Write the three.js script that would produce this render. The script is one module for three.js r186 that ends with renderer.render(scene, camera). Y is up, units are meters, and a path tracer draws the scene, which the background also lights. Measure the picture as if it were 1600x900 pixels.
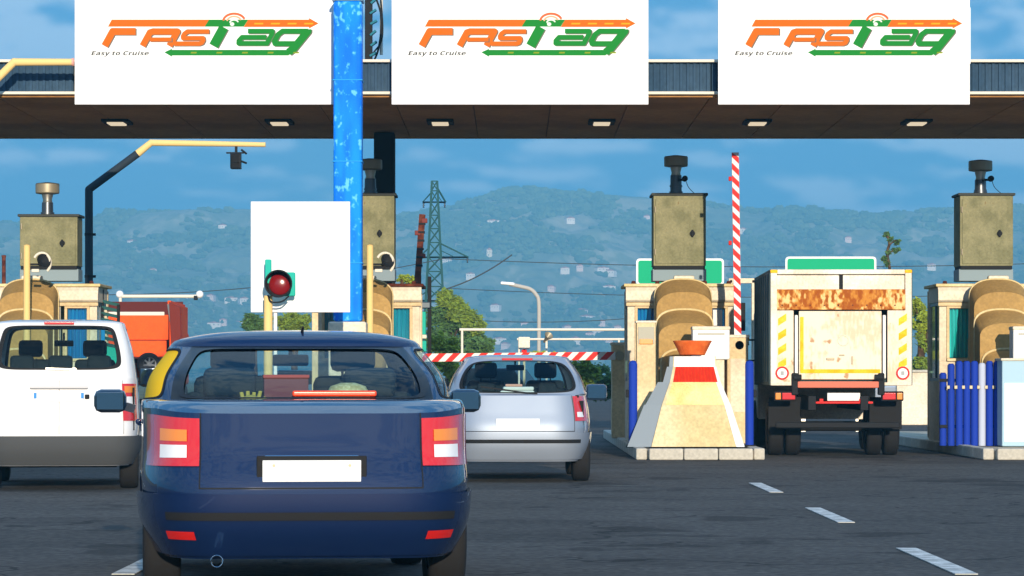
import * as THREE from 'three';
import { mergeGeometries, mergeVertices } from 'three/addons/utils/BufferGeometryUtils.js';
import { RoundedBoxGeometry } from 'three/addons/geometries/RoundedBoxGeometry.js';

// ---------- camera: level telephoto with a shifted lens ----------
const F = 5000, EYE = 1.2, HZ = 591;             // pixels per radian, eye height, horizon row (1600 x 900 picture)
const scene = new THREE.Scene();
const camera = new THREE.PerspectiveCamera(2 * Math.atan(450 / F) * 180 / Math.PI, 16 / 9, 0.5, 12000);
camera.position.set(0, EYE, 0);
camera.lookAt(0, EYE, -10);
camera.setViewOffset(1600, 900, 0, -(HZ - 450), 1600, 900);
camera.updateProjectionMatrix();

const renderer = new THREE.WebGLRenderer({ antialias: true });
renderer.setSize(1024, 576);
renderer.toneMapping = THREE.LinearToneMapping;
renderer.toneMappingExposure = 1.6;
renderer.shadowMap.enabled = true;

// ---------- noise ----------
const hash = (x, y, s) => { let h = Math.imul(x | 0, 374761393) + Math.imul(y | 0, 668265263) + Math.imul(s | 0, 1442695041); h = Math.imul(h ^ (h >>> 13), 1274126177); h ^= h >>> 16; return (h >>> 0) / 4294967296; };
const sm = (t) => t * t * (3 - 2 * t);
function vnoise(x, y, s = 0, px = 0, py = 0) {   // value noise, periodic with px, py cells when given
  const x0 = Math.floor(x), y0 = Math.floor(y), fx = sm(x - x0), fy = sm(y - y0);
  const w = (a, p) => p ? ((a % p) + p) % p : a;
  const a = hash(w(x0, px), w(y0, py), s), b = hash(w(x0 + 1, px), w(y0, py), s), c = hash(w(x0, px), w(y0 + 1, py), s), d = hash(w(x0 + 1, px), w(y0 + 1, py), s);
  return a + (b - a) * fx + (c - a) * fy + (a - b - c + d) * fx * fy;
}
function fbm(x, y, s, oct = 4, px = 0, py = 0) { let v = 0, a = 0.5, n = 0; for (let i = 0; i < oct; i++) { v += a * vnoise(x, y, s + i * 17, px, py); n += a; a *= 0.5; x *= 2; y *= 2; px *= 2; py *= 2; } return v / n; }
const clamp = (x, a = 0, b = 1) => Math.min(b, Math.max(a, x));
const sst = (a, b, x) => sm(clamp((x - a) / (b - a)));
const lerp = (a, b, t) => a + (b - a) * t;
let seed = 20240; const rnd = () => { seed = (Math.imul(seed, 1664525) + 1013904223) >>> 0; return seed / 4294967296; };

// ---------- sky: air and clouds only ----------
const SUN = new THREE.Vector3(Math.sin(0.12) * Math.cos(0.175), Math.sin(0.175), Math.cos(0.12) * Math.cos(0.175));
{
  const w = 4096, h = 2048, data = new Float32Array(w * h * 4);
  for (let j = 0; j < h; j++) {
    const el = ((j + 0.5) / h - 0.5) * Math.PI, e = Math.max(0, el);
    const k = 1 - Math.exp(-e * 3.2);
    const base = [lerp(0.095, 0.04, k), lerp(0.30, 0.18, k), lerp(0.51, 0.46, k)];
    for (let i = 0; i < w; i++) {
      const o = (j * w + i) * 4;
      let c = 0;
      if (el > -0.02 && el < 1.2) {
        const a = (i / w) * 360, ed = el * 57.3;
        const st = 1 / (0.35 + ed * 0.035);
        const n = fbm(a * 0.8 + 0.6 * Math.sin(ed * 1.7), ed * 2.6 * st + 3.1, 7, 6, 288, 0);
        const m = vnoise(a * 0.15, ed * 0.9 + 0.3 * Math.sin(a * 0.3), 93, 54, 0);
        c = sst(0.40, 0.54, n * 0.66 + m * 0.34) * 0.85;
      }
      const cl = [0.36, 0.51, 0.68];
      for (let q = 0; q < 3; q++) data[o + q] = el < 0 ? [0.16, 0.30, 0.42][q] : lerp(base[q], cl[q], c);
      data[o + 3] = 1;
    }
  }
  const t = new THREE.DataTexture(data, w, h, THREE.RGBAFormat, THREE.FloatType);
  t.mapping = THREE.EquirectangularReflectionMapping; t.magFilter = t.minFilter = THREE.LinearFilter; t.needsUpdate = true;
  scene.background = t; scene.environment = t;
}
// ---------- sun: low, behind the camera and to its right ----------
const sun = new THREE.DirectionalLight(new THREE.Color().setRGB(1.0, 0.86, 0.67), 3.9);
sun.position.copy(SUN).multiplyScalar(120).add(new THREE.Vector3(0, 0, -45));
sun.target.position.set(0, 0, -45);
sun.castShadow = true; sun.shadow.radius = 1; sun.shadow.mapSize.set(4096, 4096);
Object.assign(sun.shadow.camera, { left: -45, right: 45, top: 45, bottom: -45, near: 1, far: 400 });
scene.add(sun, sun.target);
// ---------- haze ----------
scene.fog = new THREE.FogExp2(new THREE.Color().setRGB(0.20, 0.65, 1.0), 0.00055);

// ---------- helpers ----------
const X = (px, s) => (px - 800) / s, Y = (py, s) => EYE + (HZ - py) / s, Z = (s) => -F / s;
const P = (px, py, s) => new THREE.Vector3(X(px, s), Y(py, s), Z(s));
const names = {};
function numbered(n) { const k = names[n] = (names[n] ?? -1) + 1; return k ? n + '_' + String(k).padStart(3, '0') : n; }
function tag(o, label, category, group, kind) { if (label) o.userData.label = label; if (category) o.userData.category = category; if (group) o.userData.group = group; if (kind) o.userData.kind = kind; return o; }
function thing(name, label, category, pos = [0, 0, 0], ry = 0, group) { const o = new THREE.Group(); o.name = numbered(name); o.position.set(...pos); o.rotation.y = ry; scene.add(o); return tag(o, label, category, group); }
function copy(src, pos, ry, label, group) { const c = src.clone(); c.name = numbered(src.name.replace(/_\d{3}$/, '')); c.userData = { ...src.userData }; c.position.set(...pos); c.rotation.y = ry; if (label) c.userData.label = label; if (group) c.userData.group = group; scene.add(c); return c; }
function metreUV(g) {                             // uv in metres from the face's dominant axis
  const p = g.attributes.position, n = p.count, uv = new Float32Array(n * 2), a = new THREE.Vector3(), b = new THREE.Vector3(), c = new THREE.Vector3();
  for (let i = 0; i < n; i += 3) {
    a.fromBufferAttribute(p, i); b.fromBufferAttribute(p, i + 1); c.fromBufferAttribute(p, i + 2);
    b.sub(a); c.sub(a); b.cross(c); const ax = Math.abs(b.x), ay = Math.abs(b.y), az = Math.abs(b.z);
    for (let k = 0; k < 3; k++) {
      const x = p.getX(i + k), y = p.getY(i + k), z = p.getZ(i + k);
      uv[(i + k) * 2] = ax > ay && ax > az ? z : x; uv[(i + k) * 2 + 1] = ay >= ax && ay >= az ? z : y;
    }
  }
  g.setAttribute('uv', new THREE.BufferAttribute(uv, 2)); return g;
}
const M4 = (x = 0, y = 0, z = 0, rx = 0, ry = 0, rz = 0) => new THREE.Matrix4().compose(new THREE.Vector3(x, y, z), new THREE.Quaternion().setFromEuler(new THREE.Euler(rx, ry, rz, 'YXZ')), new THREE.Vector3(1, 1, 1));
class MB {
  constructor() { this.g = []; }
  add(g, m, keepUV) { g = g.index ? g.toNonIndexed() : g.clone(); for (const k of Object.keys(g.attributes)) if (!['position', 'normal', 'uv'].includes(k)) g.deleteAttribute(k); if (!g.attributes.normal) g.computeVertexNormals(); if (m) g.applyMatrix4(m); if (!keepUV) metreUV(g); this.g.push(g); return this; }
  box(w, h, d, x, y, z, rx = 0, ry = 0, rz = 0, r = 0.008) { const rr = Math.min(r, w / 2.5, h / 2.5, d / 2.5); return this.add(r ? new RoundedBoxGeometry(w, h, d, 1, rr) : new THREE.BoxGeometry(w, h, d), M4(x, y, z, rx, ry, rz)); }
  cyl(r1, r2, h, x, y, z, rx = 0, ry = 0, rz = 0, seg = 18) { return this.add(new THREE.CylinderGeometry(r1, r2, h, seg, 1), M4(x, y, z, rx, ry, rz)); }
  rod(a, b, r, seg = 8, r2) { a = new THREE.Vector3(...a); b = new THREE.Vector3(...b); const d = b.clone().sub(a), l = d.length(); const q = new THREE.Quaternion().setFromUnitVectors(new THREE.Vector3(0, 1, 0), d.normalize()); return this.add(new THREE.CylinderGeometry(r2 ?? r, r, l, seg, 1), new THREE.Matrix4().compose(a.add(b).multiplyScalar(0.5), q, new THREE.Vector3(1, 1, 1))); }
  bar(a, b, w, h) { a = new THREE.Vector3(...a); b = new THREE.Vector3(...b); const d = b.clone().sub(a), l = d.length(); const q = new THREE.Quaternion().setFromUnitVectors(new THREE.Vector3(0, 1, 0), d.normalize()); return this.add(new THREE.BoxGeometry(w, l, h), new THREE.Matrix4().compose(a.add(b).multiplyScalar(0.5), q, new THREE.Vector3(1, 1, 1))); }
  tube(pts, r, seg = 10, tens = 0, n = 6) { const c = new THREE.CatmullRomCurve3(pts.map((p) => new THREE.Vector3(...p)), false, 'catmullrom', tens); return this.add(new THREE.TubeGeometry(c, pts.length * n, r, seg, false)); }
  lathe(pts, x, y, z, rx = 0, ry = 0, rz = 0, seg = 28) { return this.add(new THREE.LatheGeometry(pts.map((p) => new THREE.Vector2(...p)), seg), M4(x, y, z, rx, ry, rz)); }
  prism(pts, depth, x, y, z, rx = 0, ry = 0, rz = 0, bev = 0) { const g = new THREE.ExtrudeGeometry(new THREE.Shape(pts.map((p) => new THREE.Vector2(...p))), { depth, bevelEnabled: bev > 0, bevelSize: bev, bevelThickness: bev, bevelSegments: 1, curveSegments: 12 }); return this.add(g, M4(x, y, z, rx, ry, rz)); }
  geo() { return this.g.length === 1 ? this.g[0] : mergeGeometries(this.g); }
  build(name, m, parent = scene, label) { return mesh(name, this.geo(), m, parent, label); }
}
function mesh(name, g, m, parent = scene, label) { const o = new THREE.Mesh(g, m); o.name = parent === scene ? numbered(name) : name; o.castShadow = o.receiveShadow = true; if (label) o.userData.label = label; parent.add(o); return o; }
// quad patch of a surface S(u, v), moved `off` along its normal
function patch(S, u0, u1, v0, v1, nu, nv, off = 0, warp) {
  const pos = [], idx = [];
  for (let j = 0; j <= nv; j++) for (let i = 0; i <= nu; i++) { const u = lerp(u0, u1, i / nu), v = lerp(v0, v1, j / nv), p = S(u, v); if (off) p.addScaledVector(normalOf(S, u, v), off); if (warp) warp(p); pos.push(p.x, p.y, p.z); }
  for (let j = 0; j < nv; j++) for (let i = 0; i < nu; i++) { const a = j * (nu + 1) + i, b = a + 1, c = a + nu + 1, d = c + 1; idx.push(a, b, d, a, d, c); }
  const g = new THREE.BufferGeometry(); g.setAttribute('position', new THREE.Float32BufferAttribute(pos, 3)); g.setIndex(idx); g.computeVertexNormals(); return g;
}
function normalOf(S, u, v) { const e = 1e-3, a = S(u + e, v).sub(S(u - e, v)), b = S(u, v + e).sub(S(u, v - e)); return a.cross(b).normalize(); }

// ---------- textures ----------
function tex(w, h, fn, metres, srgb = true) {     // fn(u, v) -> [r, g, b] in 0..1; repeats every `metres`
  const d = new Uint8Array(w * h * 4);
  for (let j = 0; j < h; j++) for (let i = 0; i < w; i++) { const c = fn(i / w, j / h), o = (j * w + i) * 4; for (let k = 0; k < 3; k++) d[o + k] = clamp(c[k]) * 255; d[o + 3] = 255; }
  const t = new THREE.DataTexture(d, w, h, THREE.RGBAFormat); if (srgb) t.colorSpace = THREE.SRGBColorSpace;
  t.wrapS = t.wrapT = THREE.RepeatWrapping; t.magFilter = THREE.LinearFilter; t.minFilter = THREE.LinearMipmapLinearFilter; t.generateMipmaps = true; t.repeat.set(1 / metres, 1 / metres); t.needsUpdate = true; return t;
}
const grey = (v) => [v, v, v];
const speck = tex(256, 256, (u, v) => grey(0.55 * fbm(u * 64, v * 64, 3, 2, 64, 64) + 0.45 * fbm(u * 8, v * 8, 5, 4, 8, 8)), 0.8, false);
const blot = (s, a, b, cell = 4, oct = 5, m = 2) => tex(256, 256, (u, v) => { const n = sst(0.25, 0.75, fbm(u * cell, v * cell, s, oct, cell, cell)), k = fbm(u * 64, v * 64, s + 50, 2, 64, 64); return a.map((x, i) => lerp(x, b[i], n) * (0.92 + 0.16 * k)); }, m);
const lin = (r, g, b) => new THREE.Color().setRGB(r, g, b);
const mat = (c, rough = 0.6, o = {}) => { const dull = rough >= 0.3 && !o.metalness && !o.transmission && !o.clearcoat; return new THREE.MeshPhysicalMaterial({ color: Array.isArray(c) ? lin(...c) : c, roughness: dull ? Math.max(rough, 0.75) : rough, specularIntensity: dull ? 0.4 : 1, side: THREE.DoubleSide, ...o }); };
const texmat = (map, rough = 0.8, o = {}) => mat([1, 1, 1], rough, { map, bumpMap: speck, bumpScale: 0.003, ...o });
const asphaltT = tex(1024, 1024, (u, v) => { const n = fbm(u * 9, v * 9, 11, 5, 9, 9), k = vnoise(u * 340, v * 340, 12, 340, 340), oil = sst(0.66, 0.74, fbm(u * 12, v * 12, 13, 5, 12, 12)), pt = sst(0.615, 0.625, fbm(u * 3, v * 3, 14, 2, 3, 3)), cr = Math.abs(fbm(u * 5 + 0.15 * n, v * 5, 15, 5, 5, 5) - 0.5) < 0.006 ? 1 : 0; let c = 0.25 + 0.08 * n + 0.13 * (k - 0.5) - 0.035 * pt; c *= (1 - 0.3 * oil) * (1 - 0.4 * cr); return [c * 1.04, c, c * 0.95]; }, 11);
const MT = {
  asphalt: texmat(asphaltT, 0.9, { bumpScale: 0.006 }),
  concrete: texmat(blot(21, [0.66, 0.61, 0.53], [0.78, 0.73, 0.64], 6), 0.9),
  kerb: texmat(blot(22, [0.70, 0.68, 0.63], [0.82, 0.80, 0.75], 6), 0.9),
  cream: texmat(blot(23, [0.80, 0.71, 0.55], [0.86, 0.78, 0.63], 3), 0.75),
  creamPale: texmat(blot(24, [0.80, 0.75, 0.66], [0.88, 0.84, 0.76], 3), 0.75),
  tan: texmat(blot(25, [0.62, 0.50, 0.30], [0.70, 0.57, 0.35], 3), 0.8),
  tanRim: texmat(blot(26, [0.80, 0.72, 0.52], [0.86, 0.79, 0.62], 4), 0.8),
  olive: texmat(tex(256, 256, (u, v) => { const n = fbm(u * 26, v * 3, 27, 4, 26, 3), q = fbm(u * 6, v * 6, 28, 5, 6, 6), k = fbm(u * 64, v * 64, 29, 2, 64, 64), t = sst(0.3, 0.7, n * 0.22 + q * 0.78), r = 0.7 * sst(0.70, 0.78, n * 0.3 + q * 0.7); const c = [lerp(0.45, 0.54, t), lerp(0.45, 0.53, t), lerp(0.34, 0.41, t)]; return [lerp(c[0], 0.40, r), lerp(c[1], 0.30, r), lerp(c[2], 0.18, r)].map((x) => x * (0.92 + 0.16 * k)); }, 1.3), 0.8),
  oliveDark: mat([0.05, 0.055, 0.05], 0.6),
  black: mat([0.012, 0.013, 0.015], 0.5),
  blackGloss: mat([0.006, 0.007, 0.009], 0.15, { specularIntensity: 0.5 }),
  rubber: mat([0.015, 0.015, 0.016], 0.85),
  darkSteel: mat([0.03, 0.05, 0.07], 0.4, { metalness: 0.3 }),
  steel: mat([0.45, 0.43, 0.38], 0.35, { metalness: 0.9 }),
  steelDull: mat([0.30, 0.26, 0.18], 0.5, { metalness: 0.4 }),
  chrome: mat([0.75, 0.76, 0.78], 0.12, { metalness: 1 }),
  white: mat([0.80, 0.80, 0.79], 0.45),
  whiteDirty: texmat(blot(28, [0.85, 0.80, 0.72], [0.95, 0.92, 0.87], 3, 5, 1.5), 0.55),
  soffit: texmat(blot(29, [0.58, 0.40, 0.21], [0.68, 0.50, 0.30], 3, 5, 4), 0.8),
  fascia: texmat(blot(30, [0.15, 0.25, 0.34], [0.24, 0.33, 0.41], 3, 5, 3), 0.8),
  trim: mat([0.72, 0.66, 0.55], 0.5),
  yellowCream: mat([0.78, 0.55, 0.22], 0.5),
  signal: mat([0.02, 0.42, 0.33], 0.5),
  orange: texmat(blot(31, [0.80, 0.36, 0.13], [0.90, 0.46, 0.20], 6, 4, 0.5), 0.6),
  red: mat([0.62, 0.02, 0.015], 0.4),
  redStripe: mat([0.70, 0.035, 0.03], 0.45),
  blue: mat([0.008, 0.038, 0.34], 0.45),
  curtainTeal: mat([0.02, 0.42, 0.58], 0.9, { transmission: 0.2, thickness: 0 }),
  curtainBlue: mat([0.02, 0.26, 0.62], 0.9),
  green: mat([0.008, 0.36, 0.17], 0.5),
  yellow: mat([0.90, 0.55, 0.01], 0.45),
  pane: mat([0.75, 0.92, 0.92], 0.03, { transmission: 1, thickness: 0, ior: 1.5 }),
  carGlass: mat([0.70, 0.84, 0.85], 0.02, { transmission: 1, thickness: 0, ior: 1.5, specularIntensity: 0.6 }),
  clear: mat([0.94, 0.97, 0.97], 0.02, { transmission: 1, thickness: 0, ior: 1.5 }),
  cabin: mat([0.008, 0.010, 0.013], 0.8),
  seat: mat([0.014, 0.020, 0.026], 0.85),
  wire: mat([0.05, 0.06, 0.07], 0.6),
  rust: texmat(blot(33, [0.30, 0.13, 0.08], [0.45, 0.24, 0.15], 8, 4, 0.8), 0.9),
  bark: texmat(blot(34, [0.25, 0.19, 0.13], [0.38, 0.30, 0.22], 8, 4, 0.8), 0.95),
};
// ======================= SETTING =======================
{
  const g = new THREE.PlaneGeometry(5200, 4300, 1, 1); g.rotateX(-Math.PI / 2); g.translate(0, -0.012, -2110);
  tag(new MB().add(g).build('ground', texmat(blot(40, [0.36, 0.36, 0.22], [0.48, 0.44, 0.28], 6, 5, 40), 1)), 'dry ground around the road', 'ground', null, 'structure');
  const r = new THREE.PlaneGeometry(44, 240); r.rotateX(-Math.PI / 2); r.translate(0, 0, -85);
  tag(new MB().add(r).build('road', MT.asphalt), 'grey asphalt of the toll plaza lanes', 'road', null, 'structure');
}
const ISL = [-7.74, -2.37, 2.77, 7.87], S0 = 95.5;   // island centres, scale at the booth fronts
const lineMat = texmat(blot(41, [0.70, 0.69, 0.66], [0.88, 0.87, 0.84], 8, 4, 1), 0.8);
{
  const dash = new THREE.BoxGeometry(0.14, 0.006, 3);
  for (const x of ISL) for (let k = 0; k < 4; k++) { const o = new MB().add(dash, M4(x, 0.006, -14 - k * 7)).build('lane_line', lineMat); tag(o, 'white dashed line painted on the asphalt between the lanes', 'road marking', 'white dashes between the lanes', 'structure'); }
}
for (const [k, x] of ISL.entries()) {               // raised islands with kerb stones
  const o = new THREE.Group(); o.name = numbered('traffic_island'); o.position.set(x, 0, -47); scene.add(o);
  tag(o, ['concrete toll island under the booth at the left edge', 'concrete toll island under the booth behind the blue pillar', 'concrete toll island with the raised barrier and the orange bowl', 'concrete toll island at the right with the blue ribbed guard'][k], 'traffic island', 'toll islands', 'structure');
  new MB().box(1.56, 0.14, 16.9, 0, 0.07, -8.5 + 0.0, 0, 0, 0, 0.01).build('paving', MT.concrete, o);
  const st = new RoundedBoxGeometry(0.16, 0.17, 1.04, 1, 0.02), sg = new MB().add(st).geo();
  for (const s of [-1, 1]) for (let i = 0; i < 16; i++) { const m = mesh('kerb_stone', sg, MT.kerb, o); m.position.set(s * 0.865, 0.085, -0.55 - i * 1.055); }
  const ends = new MB().add(new RoundedBoxGeometry(0.5, 0.17, 0.16, 1, 0.02)).geo();
  for (let i = 0; i < 3; i++) { const m = mesh('kerb_stone', ends, MT.kerb, o); m.position.set(-0.51 + i * 0.51, 0.086, 0.06); }
}
// ---------- the mountain ----------
const ridge = (x) => 137 + 9 * Math.sin(x * 0.0065 + 1.2) + 6 * Math.sin(x * 0.017 + 0.4) + 14 * (vnoise(x / 120, 3.3, 77) - 0.5) + 7 * (vnoise(x / 40, 7.3, 78) - 0.5);
function hillY(x, z) {
  const t = clamp((-z - 2080) / 520), far = clamp((-z - 2600) / 500);
  const base = ridge(x) * (0.25 * sm(t) + 0.75 * Math.pow(t, 1.15)) * (1 - far * far);
  const gully = Math.abs(fbm(x / 110, z / 160, 63, 4) - 0.5) * 60;
  const bump = (fbm(x / 120, z / 120, 61, 5) - 0.5) * 40 - gully + 9 + (fbm(x / 16, z / 16, 62, 3) - 0.5) * 8;
  return base + bump * sst(0, 0.25, t) * (1 - sst(0.82, 1.0, t) * 0.6) - 1.5 * (1 - sst(0, 0.05, t));
}
{
  const g = patch((u, v) => { const z = -2060 - 900 * v, x = (u - 0.5) * 2300; return new THREE.Vector3(x, hillY(x, z), z); }, 0, 1, 0, 1, 460, 260);
  const T = tex(1024, 1024, (u, v) => {
    const n = fbm(u * 7, v * 7, 71, 6, 7, 7), k = fbm(u * 40, v * 40, 72, 4, 40, 40), f = fbm(u * 12, v * 12, 73, 3, 12, 12), g2 = vnoise(u * 170, v * 170, 74, 170, 170);
    const scrub = sst(0.40, 0.62, n * 0.5 + k * 0.5), field = sst(0.60, 0.64, f * 0.8 + k * 0.2), wood = sst(0.50, 0.62, k * 0.6 + g2 * 0.4);
    const a = [0.50, 0.54, 0.42], b = [0.64, 0.64, 0.54], c = [0.74, 0.70, 0.60], d = [0.42, 0.48, 0.34];
    return a.map((x, i) => lerp(lerp(lerp(x, b[i], scrub), d[i], wood * 0.6), c[i], field * (0.25 + 0.3 * g2)));
  }, 620);
  tag(new MB().add(g).build('hill', mat([1, 1, 1], 1, { map: T })), 'hazy blue wooded mountainside behind the toll plaza', 'hill', null, 'structure');
}
{                                                  // woods too far off to count: rounded crowns scattered over the slope
  const g = new THREE.IcosahedronGeometry(1, 1), pp = g.attributes.position; for (let i = 0; i < pp.count; i++) { const q = 0.8 + 0.4 * hash(Math.round(pp.getX(i) * 40), Math.round(pp.getY(i) * 40), Math.round(pp.getZ(i) * 40)); pp.setXYZ(i, pp.getX(i) * q, pp.getY(i) * q, pp.getZ(i) * q); } g.computeVertexNormals();
  const N = 26000, m = new THREE.InstancedMesh(g, mat([1, 1, 1], 1), N), q = new THREE.Matrix4(), c = new THREE.Color(); let n = 0; seed = 909;
  while (n < N) {
    const x = (rnd() - 0.5) * 1100, z = -2110 - 510 * rnd(), d = fbm(x / 46, z / 46, 95, 4);
    if (d < 0.43 + 0.16 * rnd()) continue;
    const r = 1.6 + 3.4 * rnd() * rnd(), y = hillY(x, z), k = rnd();
    q.makeScale(r * (0.9 + 0.5 * rnd()), r * (0.6 + 0.4 * rnd()), r).setPosition(x, y + r * 0.25, z); m.setMatrixAt(n, q); m.setColorAt(n, c.setRGB(lerp(0.08, 0.15, k), lerp(0.13, 0.21, k), lerp(0.06, 0.10, k))); n++;
  }
  m.name = 'hillside_woods'; m.castShadow = m.receiveShadow = true; scene.add(tag(m, 'hazy woods and scrub covering the mountainside', 'woods', null, 'stuff'));
}
function onHill(px, py) { const dx = (px - 800) / F, dy = (HZ - py) / F; for (let d = 2060; d < 2900; d += 4) { const x = dx * d, y = EYE + dy * d; if (hillY(x, -d) >= y) return [x, hillY(x, -d), -d, d]; } return null; }
{
  const roofM = texmat(blot(44, [0.62, 0.40, 0.32], [0.76, 0.55, 0.45], 4, 3, 4), 0.9), wallM = [mat([0.80, 0.76, 0.70], 0.8), mat([0.78, 0.62, 0.56], 0.8), mat([0.80, 0.74, 0.6], 0.8)];
  const windowFill = mat([0.10, 0.10, 0.11], 0.6);
  function proto(w, h, d, m) {
    const o = new THREE.Group();
    new MB().box(w, h + 1.5, d, 0, h / 2 - 0.75, 0, 0, 0, 0, 0).build('wall', m, o);
    new MB().prism([[-w / 2 - 0.4, 0], [w / 2 + 0.4, 0], [0, h * 0.36]], d + 0.8, 0, h + 0.01, -d / 2 - 0.4).build('roof', roofM, o);
    for (let i = 0; i < 3; i++) new MB().box(w * 0.07, h * 0.22, 0.2, (i - 1) * w * 0.3, h * 0.55, d / 2 + 0.0, 0, 0, 0, 0).build('window', windowFill, o);
    return o;
  }
  const kinds = [proto(6.5, 3.2, 6, wallM[0]), proto(5, 3, 5, wallM[1]), proto(9.5, 2.8, 6, wallM[0]), proto(4, 4, 4.5, wallM[2])];
  const spots = [[207, 383, 0], [348, 359, 0], [770, 352, 2], [765, 402, 3], [890, 350, 0], [905, 424, 1], [882, 427, 0], [940, 430, 2], [955, 431, 0], [950, 455, 2], [862, 457, 1], [1325, 379, 1], [1455, 421, 0], [918, 502, 2], [910, 494, 0], [735, 436, 0], [775, 492, 0], [1010, 345, 1], [1245, 470, 0], [300, 470, 2], [330, 468, 1], [360, 475, 2], [380, 474, 0], [395, 475, 1], [280, 484, 1], [1160, 366, 0], [985, 480, 0], [820, 512, 1], [1500, 430, 0], [240, 428, 1], [920, 530, 1], [935, 526, 2], [900, 536, 0], [950, 540, 1], [885, 520, 1], [350, 514, 1], [370, 510, 2], [385, 508, 1], [335, 516, 2], [790, 546, 1], [780, 540, 2], [965, 520, 1], [940, 510, 1], [430, 500, 0], [700, 412, 0]];
  const marks = [[240, 480, 'the orange tipper'], [390, 390, 'the blank white board'], [680, 400, 'the lattice pylon'], [830, 455, 'the street lamp'], [1000, 425, 'the green sign behind the flue'], [1148, 370, 'the raised barrier arm'], [1300, 405, 'the green sign above the truck'], [1390, 390, 'the thin twisted tree'], [1520, 380, 'the rightmost roof cabinet'], [140, 380, 'the bent mast'], [780, 515, 'the left end of the pipe rail'], [930, 515, 'the middle of the pipe rail'], [370, 500, 'the small dark tree']];
  const lab = ['small white house on the mountainside', 'small pink house on the mountainside', 'low wide white house on the mountainside', 'tall narrow cream house on the mountainside'];
  for (const [px, py, k] of spots) {
    const h = onHill(px, py); if (!h) continue;
    const l = marks.map((m) => [m, Math.hypot((px - m[0]) * 0.8, py - m[1])]).sort((p, q) => p[1] - q[1])[0][0], dx = px - l[0], dy = py - l[1], rel = Math.abs(dx) < Math.abs(dy) * 0.8 ? (dy < 0 ? 'above' : 'below') : dx < 0 ? 'left of' : 'right of', o = copy(Object.assign(kinds[k], { name: 'hillside_house' }), h.slice(0, 3), rnd() * 0.9 - 0.45, lab[k] + ' ' + rel + ' ' + l[2], 'houses on the mountainside'); o.userData.category = 'house';
  }
}
// ======================= CANOPY =======================
{
  const z0 = Z(103.7), z1 = Z(88.4), L = 20.4, o = thing('toll_canopy', 'long brown toll plaza canopy with blue grey fascia and lamps in its underside', 'canopy', [0, 0, 0]);
  const yb = 5.45, mid = (z0 + z1) / 2, dep = z0 - z1;
  const yf0 = Y(146, 103.7), yf1 = Y(98, 103.7);
  // soffit sheets, side by side across the underside, each with a standing joint
  const ns = 17, sw = L / ns;
  const sg = new MB().box(sw - 0.012, 0.05, dep - 0.16, 0, 0, 0, 0, 0, 0, 0.006).geo();
  for (let i = 0; i < ns; i++) { const m = mesh('soffit_panel', sg, MT.soffit, o); m.position.set(-L / 2 + sw * (i + 0.5), yb + 0.025, mid); }
  new MB().box(L, 0.42, dep - 0.3, 0, yb + 0.27, mid, 0, 0, 0, 0).build('roof', MT.oliveDark, o);
  new MB().box(L, 0.10, 0.10, 0, yb + 0.03, z1 + 0.05, 0, 0, 0, 0.02).box(L, 0.07, 0.08, 0, yb + 0.015, z0 - 0.04, 0, 0, 0, 0.02).build('edge_beam', MT.soffit, o);
  // ribbed fascia sheets between two pale trims
  const nf = 17, fw = L / nf, fh = yf1 - yf0;
  const rib = new MB().box(fw - 0.02, fh, 0.03, 0, 0, -0.02, 0, 0, 0, 0);
  for (let k = 0; k < 12; k++) rib.box(0.045, fh - 0.004, 0.03, -fw / 2 + fw * (k + 0.5) / 12, 0, 0.008, 0, 0, 0, 0.008);
  const rg = rib.geo();
  for (let i = 0; i < nf; i++) { const m = mesh('fascia_panel', rg, MT.fascia, o); m.position.set(-L / 2 + fw * (i + 0.5), (yf0 + yf1) / 2, z0 + 0.0); }
  new MB().box(L, 0.045, 0.16, 0, yf0, z0 + 0.02, 0, 0, 0, 0.012).build('trim_strip', MT.trim, o);
  new MB().box(L, 0.045, 0.30, 0, yf1 + 0.02, z0 - 0.04, 0, 0, 0, 0.012).build('trim_strip', MT.trim, o);
  new MB().box(L, yf1 - yb - 0.48, 0.1, 0, (yb + 0.48 + yf1) / 2, z0 - 0.14, 0, 0, 0, 0).build('fascia_backing', MT.oliveDark, o);
  for (const px of [183, 437, 688, 940, 1183, 1432]) {
    const x = X(px, 94.7), z = Z(94.7);
    const b = new MB().box(0.44, 0.05, 0.8, x, yb - 0.022, z, 0, 0, 0, 0.012).build('lamp', MT.black, o);
    new MB().box(0.27, 0.035, 0.5, x, yb - 0.055, z + 0.05, 0, 0, 0, 0.012).build('diffuser', mat([0.85, 0.78, 0.62], 0.35, { emissive: lin(1, 0.8, 0.55), emissiveIntensity: 0.45 }), b);
  }
  // dark steel column that carries the canopy behind the second booth
  new MB().box(0.36, yb - 0.02, 0.36, X(601, 90.5), (yb - 0.02) / 2, Z(90.5), 0, 0, 0, 0.02).build('column', mat([0.010, 0.011, 0.014], 0.6), o);
  new MB().box(0.7, 0.25, 0.7, X(601, 90.5), 0.27, Z(90.5), 0, 0, 0, 0.03).build('column_base', MT.concrete, o);
}
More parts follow.
